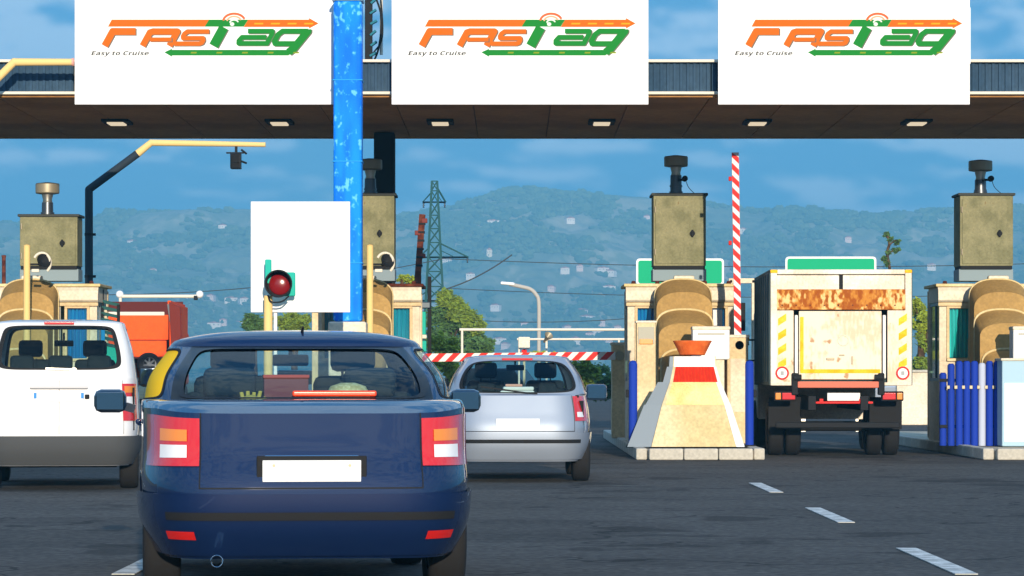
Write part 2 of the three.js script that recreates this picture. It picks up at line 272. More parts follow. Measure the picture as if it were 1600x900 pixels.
// ======================= SIGNS =======================
function logoTexture() {                          // print of the sign: canvas unit = photo pixel x 5, origin at the sign's top left in the photo
  const c = document.createElement('canvas'); c.width = 1880; c.height = 440; const g = c.getContext('2d'); const k = 5;
  g.fillStyle = '#ffffff'; g.fillRect(0, 0, c.width, c.height);
  g.scale(k, k); g.translate(-18, -12);
  const OR = '#dc6a08', GR = '#12862c', SH = '#6d6a60';
  const poly = (pts, col) => { g.fillStyle = col; g.beginPath(); pts.forEach((p, i) => i ? g.lineTo(p[0], p[1]) : g.moveTo(p[0], p[1])); g.closePath(); g.fill(); };
  const stroke = (pts, w, col, close) => { g.strokeStyle = col; g.lineWidth = w; g.lineJoin = 'round'; g.lineCap = 'butt'; g.beginPath(); pts.forEach((p, i) => i ? g.lineTo(p[0], p[1]) : g.moveTo(p[0], p[1])); if (close) g.closePath(); g.stroke(); };
  // upper arrow: orange road, green stretch over the T, orange with dashes and a head
  poly([[58, 31], [210, 31], [203, 42], [52, 42]], OR);
  poly([[210, 31], [271, 31], [264, 42], [203, 42]], GR);
  poly([[271, 31], [366, 31], [366, 28.5], [381, 37], [366, 45], [366, 42.5], [264, 42.5]], OR);
  for (let i = 0; i < 4; i++) poly([[281 + i * 26, 36], [295 + i * 26, 36], [294 + i * 26, 38.4], [280 + i * 26, 38.4]], '#e8a818');
  // letters: slanted block strokes (shear 0.55), each with a thin grey shadow edge
  const top = 45, bot = 72, sh = 0.55, X0 = (x, y) => x + (bot - y) * sh;
  const L = (pts, w, col) => { const q = pts.map(([x, y]) => [X0(x, y), y]); stroke(q.map(([x, y]) => [x + 1.6, y + 1.2]), w, SH); stroke(q, w, col); };
  L([[47, bot], [47, 49.5], [83, 49.5]], 11, OR);                                   // F
  L([[54, 60], [76, 60]], 0.01, OR);
  L([[106, bot], [106, 51], [110, 49.5], [148, 49.5], [148, bot]], 10, OR); L([[112, 62], [146, 62]], 6.5, OR);   // A
  L([[198, 49.5], [164, 49.5], [161, 53], [161, 57], [163, 60], [194, 60], [196, 63], [196, 67], [193, 68.5], [153, 68.5]], 7, OR);   // S
  L([[217, bot], [217, 43]], 15, GR);                                                // T
  L([[258, 49], [296, 49], [298, 53], [298, 68], [254, 68], [252, 64], [254, 58.5], [292, 58.5]], 7.4, GR);        // a
  { const q = [[352, 49], [312, 49], [308, 54], [308, 65], [311, 68.5], [350, 68.5]]; L(q, 8, GR); }
  { const q = [[352 + 12, 46], [352 + 12, 49], [342, 76], [334, 82]]; stroke(q.map(([x, y]) => [x + 1.6, y + 1.2]), 12, SH); stroke(q, 12, GR); }
  // lower arrow runs left from the tail of the g
  poly([[140, 82], [152, 76.5], [152, 78.2], [344, 78.2], [334, 87], [152, 87], [152, 89]], GR);
  for (let i = 0; i < 5; i++) poly([[182 + i * 40, 81.4], [191 + i * 40, 81.4], [190 + i * 40, 83.8], [181 + i * 40, 83.8]], '#8a9c20');
  // radio waves above the T
  g.lineCap = 'round';
  for (const [r, w, col] of [[17, 3.6, '#e06a3a'], [11, 2.6, '#f5b08a'], [6.5, 2.4, '#e9efe6']]) { g.strokeStyle = col; g.lineWidth = w; g.beginPath(); g.ellipse(249, 34 - (r > 10 ? 0 : -2), r, r * 0.72, 0, Math.PI * 1.08, Math.PI * 1.86); g.stroke(); }
  g.fillStyle = '#e9efe6'; g.beginPath(); g.ellipse(246, 38, 3.4, 3.0, 0, 0, 7); g.fill();
  g.fillStyle = '#33332f'; g.save(); g.transform(1, 0, -0.35, 1, 0, 0); g.font = 'bold 10.5px sans-serif'; g.scale(1.28, 0.86); g.fillText('Easy to Cruise', 43, 100.5, 80); g.restore();
  const t = new THREE.CanvasTexture(c); t.colorSpace = THREE.SRGBColorSpace; return t;
}
{
  const s = 104.6, map = logoTexture(), white = mat([0.80, 0.80, 0.79], 0.5), print = mat([0.80, 0.80, 0.79], 0.5, { map });
  const y0 = Y(163.5, s), H = 1.95, lab = ['white roof sign with orange and green lettering left of the blue pillar', 'white roof sign with orange and green lettering right of the blue pillar', 'white roof sign with orange and green lettering farthest from the blue pillar'];
  [[117, 526], [612, 1013], [1122, 1515]].forEach(([a, b], i) => {
    const x0 = X(a, s), x1 = X(b, s), w = x1 - x0, o = thing('roof_sign', lab[i], 'sign', [(x0 + x1) / 2, y0, Z(s)], 0, 'white signs on the canopy edge');
    new MB().box(w, H, 0.05, 0, H / 2, 0, 0, 0, 0, 0.006).build('board', white, o);
    const pw = 376 / s, ph = 88 / s, pl = new THREE.PlaneGeometry(pw, ph); pl.translate(-w / 2 + (18 + 188) / s, (163.5 - 12 - 44) / s, 0.028);
    mesh('print', pl, print, o);
    for (const k of [-0.38, 0, 0.38]) new MB().box(0.06, H - 0.1, 0.09, w * k, H / 2, -0.07, 0, 0, 0, 0.008).box(0.05, 0.05, 0.24, w * k, 0.35, -0.16, 0, 0, 0, 0).build('bracket', MT.steelDull, o);
  });
}
// ---------- blue painted pillar ----------
{
  const s = 105.5, x = X(544, s), yb = Y(503, s), yt = Y(3, s), o = thing('blue_pillar', 'tall scuffed bright blue pillar on a beige concrete plinth', 'pillar', [x, 0, Z(s)]);
  const T = tex(256, 1024, (u, v) => { const n = fbm(u * 9, v * 40, 81, 5, 9, 40), k = fbm(u * 26, v * 90, 82, 3, 26, 90), w = 0.75 * sst(0.62, 0.78, n * 0.62 + k * 0.45), q = sst(0.3, 0.7, fbm(u * 4, v * 5, 83, 3, 4, 5)); return [lerp(lerp(0.01, 0.05, q), 0.50, w), lerp(lerp(0.42, 0.53, q), 0.80, w), lerp(0.90, 0.96, w)]; }, 4.4);
  const sh = new MB(); const g = new RoundedBoxGeometry(0.42, yt - yb, 0.42, 4, 0.05); sh.add(g, M4(0, (yb + yt) / 2, 0));
  const pm = texmat(T, 0.42); pm.map.repeat.set(1 / 0.84, 1 / 4.7);
  sh.build('shaft', pm, o);
  new MB().box(0.46, 0.05, 0.46, 0, yt + 0.02, 0, 0, 0, 0, 0.01).build('cap', mat([0.25, 0.42, 0.55], 0.5), o);
  new MB().box(0.56, yb, 0.56, 0, yb / 2, 0, 0, 0, 0, 0.03).build('plinth', MT.creamPale, o);
  for (const yy of [2.9, 4.4, 5.6]) new MB().box(0.44, 0.018, 0.44, 0, yy, 0, 0, 0, 0, 0.004).build('seam_band', mat([0.02, 0.30, 0.72], 0.4), o);
}
// ---------- blank white board with posts, and the red traffic light in front of it ----------
{
  const s = 109.5, x0 = X(392, s), x1 = X(547, s), y0 = Y(488, s), y1 = Y(315, s), o = thing('blank_board', 'large blank white square board behind the traffic light', 'sign', [(x0 + x1) / 2, 0, Z(s)]);
  new MB().box(x1 - x0, y1 - y0, 0.04, 0, (y0 + y1) / 2, 0, 0, 0, 0, 0.006).build('board', MT.white, o);
  for (const [px, w, m] of [[430, 0.05, MT.white], [492, 0.09, MT.cream]]) new MB().box(w, y1 - 0.3, 0.06, X(px, s) - (x0 + x1) / 2, (y1 - 0.3) / 2, -0.055, 0, 0, 0, 0.01).build('post', m, o);
}
{
  const s = 110.4, x = X(419, s), yl = Y(444, s), o = thing('traffic_light', 'round red traffic light on a teal box and cream pole', 'traffic light', [x, 0, Z(s)]);
  new MB().cyl(0.062, 0.065, Y(462, s), 0, Y(462, s) / 2, 0).build('pole', MT.yellowCream, o);
  new MB().box(0.09, 0.34, 0.08, 0, Y(424, s), -0.02, 0, 0, 0, 0.015).build('bracket', MT.signal, o);
  new MB().box(0.36, 0.34, 0.10, 0.20, yl, -0.07, 0, 0, 0, 0.02).build('back_plate', MT.signal, o);
  const v = new MB(); v.add(new THREE.CylinderGeometry(0.185, 0.175, 0.30, 36, 1, true), M4(0.165, yl, 0.14, Math.PI / 2)); v.add(new THREE.TorusGeometry(0.185, 0.012, 8, 36), M4(0.165, yl, 0.29)); v.cyl(0.175, 0.175, 0.05, 0.165, yl, -0.02, Math.PI / 2, 0, 0, 36);
  v.build('visor', MT.black, o);
  new MB().add(new THREE.SphereGeometry(0.155, 28, 12, 0, Math.PI * 2, 0, Math.PI / 2), M4(0.165, yl, 0.012, Math.PI / 2).multiply(new THREE.Matrix4().makeScale(1, 0.35, 1))).build('lens', mat([0.20, 0.006, 0.008], 0.18, { clearcoat: 0.3 }), o);
  new MB().tube([[0.0, yl - 0.16, 0.05], [0.05, yl - 0.25, 0.1], [0.20, yl - 0.25, 0.12], [0.30, yl - 0.17, 0.08]], 0.012, 6, 0.5).build('cable', MT.black, o);
}
// ======================= TOLL BOOTHS =======================
const turq = mat([0.06, 0.62, 0.60], 0.9);
function booth(i, o = {}) {
  const lab = ['cream toll booth with tan bumper at the left edge', 'cream toll booth with teal curtains behind the blue pillar', 'cream toll booth with tan bumper beside the raised barrier', 'cream toll booth with teal glass at the right edge'][i];
  const t = thing('toll_booth', lab, 'toll booth', [ISL[i], 0.15, Z(S0)], 0, 'toll booths in a row');
  const w = o.w ?? 1.76, hw = w / 2, d = 1.45, yt = 2.56 + (o.dy ?? 0), f = 0;
  const sill = 1.33, head = 2.24;
  // front wall around two windows
  new MB().box(w, sill, 0.08, 0, sill / 2, -0.04, 0, 0, 0, 0.01).box(w, yt - head, 0.08, 0, (yt + head) / 2 , -0.04, 0, 0, 0, 0.01).box(0.12, head - sill, 0.08, -hw + 0.06, (head + sill) / 2, -0.04, 0, 0, 0, 0.006).box(0.12, head - sill, 0.08, hw - 0.06, (head + sill) / 2, -0.04, 0, 0, 0, 0.006).box(0.7, head - sill, 0.08, 0, (head + sill) / 2, -0.04, 0, 0, 0, 0.006).build('front_wall', MT.creamPale, t);
  for (const s of [-1, 1]) {
    const x = s * hw - s * 0.045;
    new MB().box(0.07, 1.0, d - 0.1, x, 0.5, -d / 2 - 0.035, 0, 0, 0, 0.006).box(0.07, yt - 2.3, d - 0.1, x, (yt + 2.3) / 2, -d / 2 - 0.035, 0, 0, 0, 0.006).box(0.07, 1.3, 0.1, x, 1.65, -d + 0.04, 0, 0, 0, 0.006).build('side_wall', MT.creamPale, t);
    const sw = new MB().box(0.05, 0.05, d - 0.2, x, 1.03, -d / 2 - 0.02, 0, 0, 0, 0).box(0.05, 0.05, d - 0.2, x, 2.27, -d / 2 - 0.02, 0, 0, 0, 0).box(0.05, 1.2, 0.05, x, 1.65, -d * 0.45, 0, 0, 0, 0).build('side_window', MT.darkSteel, t);
    new MB().box(0.012, 1.2, d - 0.2, x, 1.65, -d / 2 - 0.02, 0, 0, 0, 0).build('pane', MT.pane, sw);
    const wx = s * (hw - 0.12 - 0.205), fr = new MB().box(0.41, 0.045, 0.06, wx, head - 0.022, 0.0, 0, 0, 0, 0.006).box(0.41, 0.045, 0.09, wx, sill + 0.022, 0.015, 0, 0, 0, 0.006).box(0.045, head - sill - 0.09, 0.06, wx - 0.183, (head + sill) / 2, 0, 0, 0, 0, 0.006).box(0.045, head - sill - 0.09, 0.06, wx + 0.183, (head + sill) / 2, 0, 0, 0, 0, 0.006).build('window', MT.cream, t);
    new MB().box(0.32, head - sill - 0.09, 0.01, wx, (head + sill) / 2, -0.02, 0, 0, 0, 0).build('pane', MT.pane, fr);
    const cm = i === 3 ? turq : i === 1 ? MT.curtainTeal : MT.curtainBlue, len = i === 3 ? 0.8 : i === 2 ? 0.62 : 0.84;
    const cg = patch((u, v) => new THREE.Vector3((u - 0.5) * 0.33, -v * len, 0.028 * Math.sin(u * 31 + v * 1.3) + 0.012 * Math.sin(u * 67)), 0, 1, 0, 1, 48, 8);
    new MB().add(cg, M4(wx, head - 0.05, -0.11)).build('curtain', cm, fr);
    if (i === 2 && s === 1) new MB().box(0.15, 0.26, 0.006, wx + 0.04, head - 0.2, 0.0, 0, 0, 0, 0).build('paper_notice', MT.white, fr);
  }
  new MB().box(w, yt - 0.1, 0.06, 0, yt / 2, -d - 0.02, 0, 0, 0, 0.006).build('back_wall', MT.cream, t);
  new MB().box(w - 0.2, 0.05, 0.5, 0, 1.02, -0.4, 0, 0, 0, 0.01).build('counter', MT.steelDull, t);
  // eave: rounded band with a step beneath
  const pr = [[-0.02, 0], [0.10, 0], [0.13, 0.03], [0.13, 0.11], [0.11, 0.18], [0.06, 0.235], [-0.02, 0.25]];
  const g = new THREE.ExtrudeGeometry(new THREE.Shape(pr.map((p) => new THREE.Vector2(...p))), { depth: w + 0.06, bevelEnabled: false }); g.rotateY(-Math.PI / 2); 
  const e = new MB().add(g, M4((w + 0.06) / 2, yt - 0.26, 0, 0, 0, 0));
  e.build('eave', MT.creamPale, t);
  new MB().box(w + 0.05, 0.06, 0.06, 0, yt - 0.30, 0.035, 0, 0, 0, 0.01).build('eave_band', MT.cream, t);
  new MB().box(w + 0.12, 0.05, d + 0.10, 0, yt + 0.012, -d / 2, 0, 0, 0, 0.012).build('roof', i === 1 ? MT.rust : MT.tanRim, t);
  for (let k = 0; k < (i === 2 ? 5 : 3); k++) new MB().lathe([[0.001, 0.05], [0.03, 0.045], [0.04, 0], [0.001, 0]], -hw + 0.1 + k * (w - 0.2) / (i === 2 ? 4 : 2), yt + 0.036, -0.06).build('roof_stud', MT.rust, t);
  return t;
}
for (let i = 0; i < 4; i++) booth(i, i === 0 ? { w: 1.9 } : i === 1 ? { w: 1.72 } : {});
// dark lamp housings and small stuff at the corners of the first booth
{
  const s = 94, o = thing('corner_grille', 'dark green slatted screen at the corner of the left booth', 'screen', [X(172, s), 0, Z(s)]);
  new MB().box(0.05, 0.95, 0.05, -0.13, 2.2, 0, 0, 0, 0, 0.008).box(0.05, 0.75, 0.05, 0.14, 2.05, 0, 0, 0, 0, 0.008).build('post', MT.black, o);
  for (let k = 0; k < 8; k++) new MB().box(0.3, 0.05, 0.02, 0, 1.75 + k * 0.1, 0, 0.5, 0, -0.25, 0).build('slat', mat([0.03, 0.12, 0.12], 0.5), o);
  new MB().box(0.30, 1.6, 0.04, 0, 0.95, -0.04, 0, 0, 0, 0.008).build('panel', MT.signal, o);
  new MB().box(0.12, 0.30, 0.03, -0.14, 1.95, 0.045, 0, 0, 0, 0.008).build('blue_plate', MT.curtainBlue, o);
}
// ---------- tan stepped half-vault bumpers ----------
function archPts(hw, top, rise, n = 22) { const a = [[-hw, 0]]; for (let i = 0; i <= n; i++) { const t = Math.PI * (1 - i / n); a.push([hw * Math.sign(Math.cos(t)) * Math.pow(Math.abs(Math.cos(t)), 0.8), top - rise + rise * Math.pow(Math.sin(t), 0.9)]); } a.push([hw, 0]); return a; }
{
  const zs = [Z(96.4), Z(97.3), Z(98.4)], tops = [Y(436, 96.5), Y(484, 97.5), Y(546, 98.8)], hws = [0.455, 0.445, 0.40], rises = [0.27, 0.22, 0.2];
  const lab = ['tan stepped bumper of the left booth behind a cream pole', 'tan stepped bumper beside the blue pillar', 'tan stepped bumper behind the orange bowl', 'tan stepped bumper behind the blue ribbed guard'];
  const build = (t) => {
    for (let k = 0; k < 3; k++) {
      const zb = k === 2 ? Z(99.6) : zs[k + 1], depth = zb - zs[k], A = archPts(hws[k], tops[k] - 0.15, rises[k]), B = archPts(hws[k] * 0.985, (k < 2 ? tops[k] - 0.22 : tops[k] - 0.3) - 0.15, rises[k]);
      const pos = (u, v) => { const f = u * (A.length - 1), i0 = Math.min(Math.floor(f), A.length - 2), r = f - i0; const a = [lerp(A[i0][0], A[i0 + 1][0], r), lerp(A[i0][1], A[i0 + 1][1], r)], b = [lerp(B[i0][0], B[i0 + 1][0], r), lerp(B[i0][1], B[i0 + 1][1], r)]; return new THREE.Vector3(lerp(a[0], b[0], v), lerp(a[1], b[1], v), lerp(0, depth, v)); };
      const m = new MB().add(patch(pos, 0, 1, 0, 1, 96, 4), M4(0, 0, zs[k] - zs[0]));
      const sh = new THREE.Shape(B.map((p) => new THREE.Vector2(...p))); m.add(new THREE.ShapeGeometry(sh), M4(0, 0, zb - zs[0] - 0.004));
      const seg = m.build('vault_section', MT.tan, t);
      if (k < 2) { const c = archPts(hws[k + 1] * 1.0, tops[k + 1] - 0.15 + 0.01, rises[k + 1]).map(([x, y]) => [x, y, zs[k + 1] - zs[0] + 0.02]); new MB().tube(c, 0.019, 8, 0, 3).build('rim', MT.tanRim, seg); }
    }
    const c = archPts(hws[0], tops[0] - 0.15, rises[0]).map(([x, y]) => [x, y, 0]); new MB().tube(c, 0.016, 8, 0, 3).build('edge', MT.tanRim, t);
    new MB().box(0.95, 1.7, 0.04, 0, 0.85, -0.03, 0, 0, 0, 0.01).build('back_plate', MT.tan, t);
    new MB().box(0.34, 0.1, 0.16, 0.02, tops[0] - 0.14, -0.08, 0, 0, 0, 0.03).build('cap_block', MT.creamPale, t);
  };
  const o = thing('booth_bumper', lab[0], 'bumper', [ISL[0] - 0.07, 0.15, zs[0]], 0, 'tan bumpers in front of the booths'); build(o);
  for (const i of [1, 2, 3]) copy(o, [ISL[i] + (i === 1 ? -0.02 : 0.0), 0.15, zs[0]], 0, lab[i]);
}
// ---------- cabinets with flues on the booth roofs ----------
{
  const s = 93.5, yr = 2.72;
  const lab = ['squat grey roof cabinet with flue on the left booth', 'olive roof cabinet with flue half hidden by the blue pillar', 'olive roof cabinet with flue above the green sign', 'olive roof cabinet with flue at the right edge'];
  const build = (t, w, h, dx, capY, d) => {
    new MB().box(w + 0.02, 0.2, d - 0.1, 0, 0.1, 0, 0, 0, 0, 0.01).build('plinth', mat([0.22, 0.29, 0.33], 0.6), t);
    new MB().box(w - 0.03, 0.06, d - 0.02, 0, 0.225, 0, 0, 0, 0, 0).build('base_frame', MT.black, t);
    new MB().box(w, h, d, 0, 0.25 + h / 2, 0, 0, 0, 0, 0.012).build('casing', MT.olive, t);
    const dr = new MB().box(w - 0.07, h - 0.09, 0.025, 0, 0.25 + h / 2 - 0.01, d / 2 + 0.006, 0, 0, 0, 0.008).build('door', MT.olive, t);
    new MB().cyl(0.045, 0.045, 0.03, w * 0.24, 0.25 + h * 0.46, d / 2 + 0.03, Math.PI / 2).box(0.035, 0.12, 0.03, w * 0.24, 0.25 + h * 0.46, d / 2 + 0.05, 0, 0, 0, 0.008).build('handle', MT.black, dr);
    for (const q of [0.2, 0.8]) new MB().cyl(0.014, 0.014, 0.1, -w / 2 + 0.03, 0.25 + h * q, d / 2 + 0.02).build('hinge', MT.steelDull, t);
    new MB().box(w + 0.07, 0.045, d + 0.07, 0, 0.25 + h + 0.02, 0, 0, 0, 0, 0.012).build('lid', MT.oliveDark, t);
    const y = 0.27 + h;
    new MB().cyl(0.095, 0.10, capY - y - 0.14, dx, (capY - 0.14 + y) / 2, 0, 0, 0, 0, 24).cyl(0.115, 0.115, 0.035, dx, y + 0.05, 0, 0, 0, 0, 24).cyl(0.108, 0.108, 0.03, dx, capY - 0.32, 0, 0, 0, 0, 24).build('flue_pipe', mat([0.10, 0.11, 0.12], 0.35, { metalness: 0.8 }), t);
    new MB().lathe([[0.06, 0], [0.085, 0.03], [0.075, 0.07], [0.10, 0.18]], dx, capY - 0.17, 0).build('flue_neck', MT.steel, t);
    new MB().lathe([[0.13, 0], [0.195, 0.012], [0.2, 0.03], [0.2, 0.165], [0.19, 0.18], [0.05, 0.20], [0.001, 0.20]], dx, capY, 0, 0, 0, 0, 36).build('flue_cap', MT.steelDull, t);
  };
  const mk = (i, px0, px1, py0, pyTop, capPy, dxp, d = 0.75) => {
    const x0 = X(px0, s), x1 = X(px1, s), yb = Y(437, s) , h = Y(pyTop, s) - Y(py0, s);
    const t = thing('roof_cabinet', lab[i], 'cabinet', [(x0 + x1) / 2, yb - 0.02, Z(s) - d / 2], 0, 'cabinets on the booth roofs');
    build(t, x1 - x0, h, X(dxp, s) - (x0 + x1) / 2, Y(capPy, s) - yb, d); return t;
  };
  mk(0, 31, 121, 433, 356, 300, 70, 0.62);
  mk(1, 528, 616, 417, 307, 262, 577);
  mk(2, 1021, 1103, 416, 306, 257, 1058);
  mk(3, 1500, 1583, 416, 306, 264, 1537);
  for (const [px, l] of [[1071, 'small dark valve on the flue above the green sign'], [1551, 'small dark valve on the flue at the right edge']]) {
    const t = thing('flue_valve', l, 'valve', [X(px, s), Y(278, s), Z(s) - 0.2]);
    new MB().cyl(0.05, 0.05, 0.09, 0, 0, 0, Math.PI / 2).cyl(0.02, 0.02, 0.12, -0.05, -0.02, 0, 0, 0, Math.PI / 2).build('body', MT.black, t);
    new MB().tube([[0.02, -0.04, 0], [0.06, -0.14, 0], [0.14, -0.24, 0.1], [0.22, -0.3, 0.2]], 0.006, 5, 0.5).build('cable', MT.black, t);
  }
}
// ---------- cream poles with a horn and a hoop ----------
{
  const s = 99, lab = ['cream pole with horn in front of the left booth', 'cream pole with horn right of the blue pillar'];
  const o = thing('horn_pole', lab[0], 'pole', [X(42, s), 0.14, Z(s)], 0, 'cream poles with horns');
  const yt = Y(385, s) - 0.14, y = Y(411, s) - 0.14;
  new MB().cyl(0.052, 0.056, yt, 0, yt / 2, 0).lathe([[0.054, 0], [0.05, 0.02], [0.001, 0.035]], 0, yt, 0).build('pole', MT.yellowCream, o);
  const arc = []; for (let i = 0; i <= 14; i++) { const a = -0.9 + i * 0.25; arc.push([0.24 + 0.135 * Math.cos(a), y + 0.16 * Math.sin(a), 0.02]); }
  new MB().tube(arc, 0.022, 8, 0.5, 3).build('hoop', MT.trim, o);
  new MB().lathe([[0.02, -0.1], [0.05, -0.02], [0.11, 0.09], [0.115, 0.1], [0.09, 0.06], [0.001, 0.02]], 0.24, y, 0.02, 1.2, 0.5).box(0.24, 0.03, 0.03, 0.1, y - 0.02, -0.02, 0, 0, 0, 0.004).build('horn', MT.black, o);
  new MB().box(0.12, 0.05, 0.05, 0.14, y - 0.12, 0.03, 0, 0, 0, 0.01).build('bracket', MT.trim, o);
  copy(o, [X(578, s), 0.14, Z(s)], 0, lab[1]);
}
// ---------- bent masts ----------
{
  const s = 82, x = X(139, s), o = thing('camera_mast', 'bent cream mast, sign shadow coloured onto its pole, with hanging camera by the left booth', 'mast', [x, 0.14, Z(s)]);
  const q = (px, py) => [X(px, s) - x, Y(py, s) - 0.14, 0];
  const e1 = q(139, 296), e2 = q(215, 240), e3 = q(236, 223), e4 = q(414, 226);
  const b = new MB().cyl(0.075, 0.08, e1[1], 0, e1[1] / 2, 0).rod(e1, e2, 0.075, 16).add(new THREE.SphereGeometry(0.075, 16, 10), M4(...e1)); b.build('pole', mat([0.02, 0.032, 0.045], 0.45), o);  // dark colour paints the roof sign's shadow onto the cream pole
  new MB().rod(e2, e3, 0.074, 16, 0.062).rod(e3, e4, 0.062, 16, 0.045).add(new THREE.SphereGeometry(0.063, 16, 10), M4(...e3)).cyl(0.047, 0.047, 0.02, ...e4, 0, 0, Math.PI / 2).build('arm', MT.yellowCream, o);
  const c = q(369, 252);
  const cam = new MB().box(0.21, 0.30, 0.22, c[0], c[1] + 0.0, 0.02, 0, 0, 0, 0.02).build('camera', MT.blackGloss, o);
  new MB().box(0.05, 0.2, 0.05, c[0], c[1] + 0.22, 0, 0, 0, 0, 0.006).box(0.34, 0.03, 0.04, c[0] - 0.02, c[1] + 0.16, 0, 0, 0, 0, 0.006).rod([c[0] + 0.1, c[1] + 0.22, 0], [c[0] + 0.2, c[1] + 0.14, 0.05], 0.02).rod([c[0] + 0.1, c[1] + 0.0, 0], [c[0] + 0.2, c[1] - 0.04, 0.05], 0.02).build('bracket', MT.black, cam);
  new MB().box(0.16, 0.11, 0.02, c[0], c[1] + 0.02, 0.14, 0, 0, 0, 0.004).build('lens_window', MT.blackGloss, cam);
  for (const yy of [3.0, 3.8]) new MB().cyl(0.085, 0.085, 0.05, 0, yy, 0).box(0.06, 0.05, 0.05, 0.1, yy, 0, 0, 0, 0, 0.006).build('clamp', MT.black, o);
}
{
  const s = 105.5, x = X(-52, s), o = thing('arm_mast', 'cream bent pipe mast in front of the canopy edge at top left', 'mast', [x, 0, Z(s)]);
  const q = (px, py) => [X(px, s) - x, Y(py, s), 0];
  const e1 = q(-52, 170), e2 = q(22, 97), e3 = q(114, 97);
  new MB().cyl(0.06, 0.075, e1[1], 0, e1[1] / 2, 0).build('pole', MT.yellowCream, o);
  new MB().rod(e1, e2, 0.062, 16, 0.058).rod(e2, e3, 0.058, 16, 0.05).add(new THREE.SphereGeometry(0.06, 16, 10), M4(...e2)).add(new THREE.SphereGeometry(0.062, 16, 10), M4(...e1)).build('arm', MT.yellowCream, o);
  new MB().cyl(0.06, 0.06, 0.03, ...e3, 0, 0, Math.PI / 2).build('end_cap', mat([0.75, 0.35, 0.28], 0.5), o);
}
// mast with cables standing on the canopy, seen in the gap beside the pillar
{
  const s = 98, o = thing('roof_mast', 'dark cable mast and pale pole on the canopy roof beside the pillar', 'mast', [X(582, s), 5.86, Z(s)]);
  new MB().box(0.12, 2.0, 0.1, -0.06, 1.0, 0, 0, 0, 0.0, 0.01).build('post', MT.black, o);
  for (let k = 0; k < 9; k++) new MB().box(0.12, 0.035, 0.12, 0.01 + 0.01 * (k % 2), 0.5 + k * 0.17, 0.02, 0, 0, 0.5 + 0.1 * (k % 3), 0.006).build('insulator', mat([0.02, 0.16, 0.22], 0.4), o);
  new MB().tube([[-0.02, 0.3, 0.04], [0.1, 0.6, 0.05], [0.14, 1.1, 0.03], [0.02, 1.5, 0.04]], 0.018, 6, 0.5).tube([[0, 0.5, 0.04], [0.16, 0.8, 0.02], [0.12, 1.6, 0.05]], 0.014, 6, 0.5).build('cable', MT.black, o);
  new MB().cyl(0.022, 0.026, 1.5, 0.14, 1.25, -0.03).build('pale_pole', MT.trim, o);
  new MB().box(0.24, 0.12, 0.14, 0.06, 0.28, 0.05, 0, 0, -0.6, 0.02).box(0.1, 0.3, 0.1, 0.05, 0.12, 0, 0, 0, 0, 0.01).build('foot', MT.trim, o);
}
// ======================= VEHICLES =======================
// ring of a rounded plan: u 0..1 rear (left to right), 1..2 right side (rear to front), 2..3 front, 3..4 left side (front to rear)
function ringPt(R, u) {
  u = ((u % 4) + 4) % 4; const k = Math.floor(u), t = u - k; let sx, sz;
  if (k === 0) { sx = -1 + 2 * t; sz = 1; } else if (k === 1) { sx = 1; sz = 1 - 2 * t; } else if (k === 2) { sx = 1 - 2 * t; sz = -1; } else { sx = -1; sz = -1 + 2 * t; }
  const n = R.n ?? 6, q = Math.pow(Math.pow(Math.abs(sx), n) + Math.pow(Math.abs(sz), n), -1 / n);
  const zc = (R.zr + R.zf) / 2, l = (R.zr - R.zf) / 2, x = sx * q * R.w, z = zc + sz * q * l;
  return new THREE.Vector3(x, typeof R.y === 'function' ? R.y(z, x) : R.y, z);
}
function ringSurf(rings, vs) {                    // Catmull-Rom through the rings along v
  return (u, v) => {
    const p = rings.map((r) => ringPt(r, u)); let i = 0; while (i < vs.length - 2 && v > vs[i + 1]) i++;
    const t = clamp((v - vs[i]) / (vs[i + 1] - vs[i])), a = p[Math.max(0, i - 1)], b = p[i], c = p[i + 1], d = p[Math.min(p.length - 1, i + 2)], o = new THREE.Vector3();
    for (const k of ['x', 'y', 'z']) o[k] = 0.5 * (2 * b[k] + (c[k] - a[k]) * t + (2 * a[k] - 5 * b[k] + 4 * c[k] - d[k]) * t * t + (3 * b[k] - a[k] - 3 * c[k] + d[k]) * t * t * t);
    return o;
  };
}
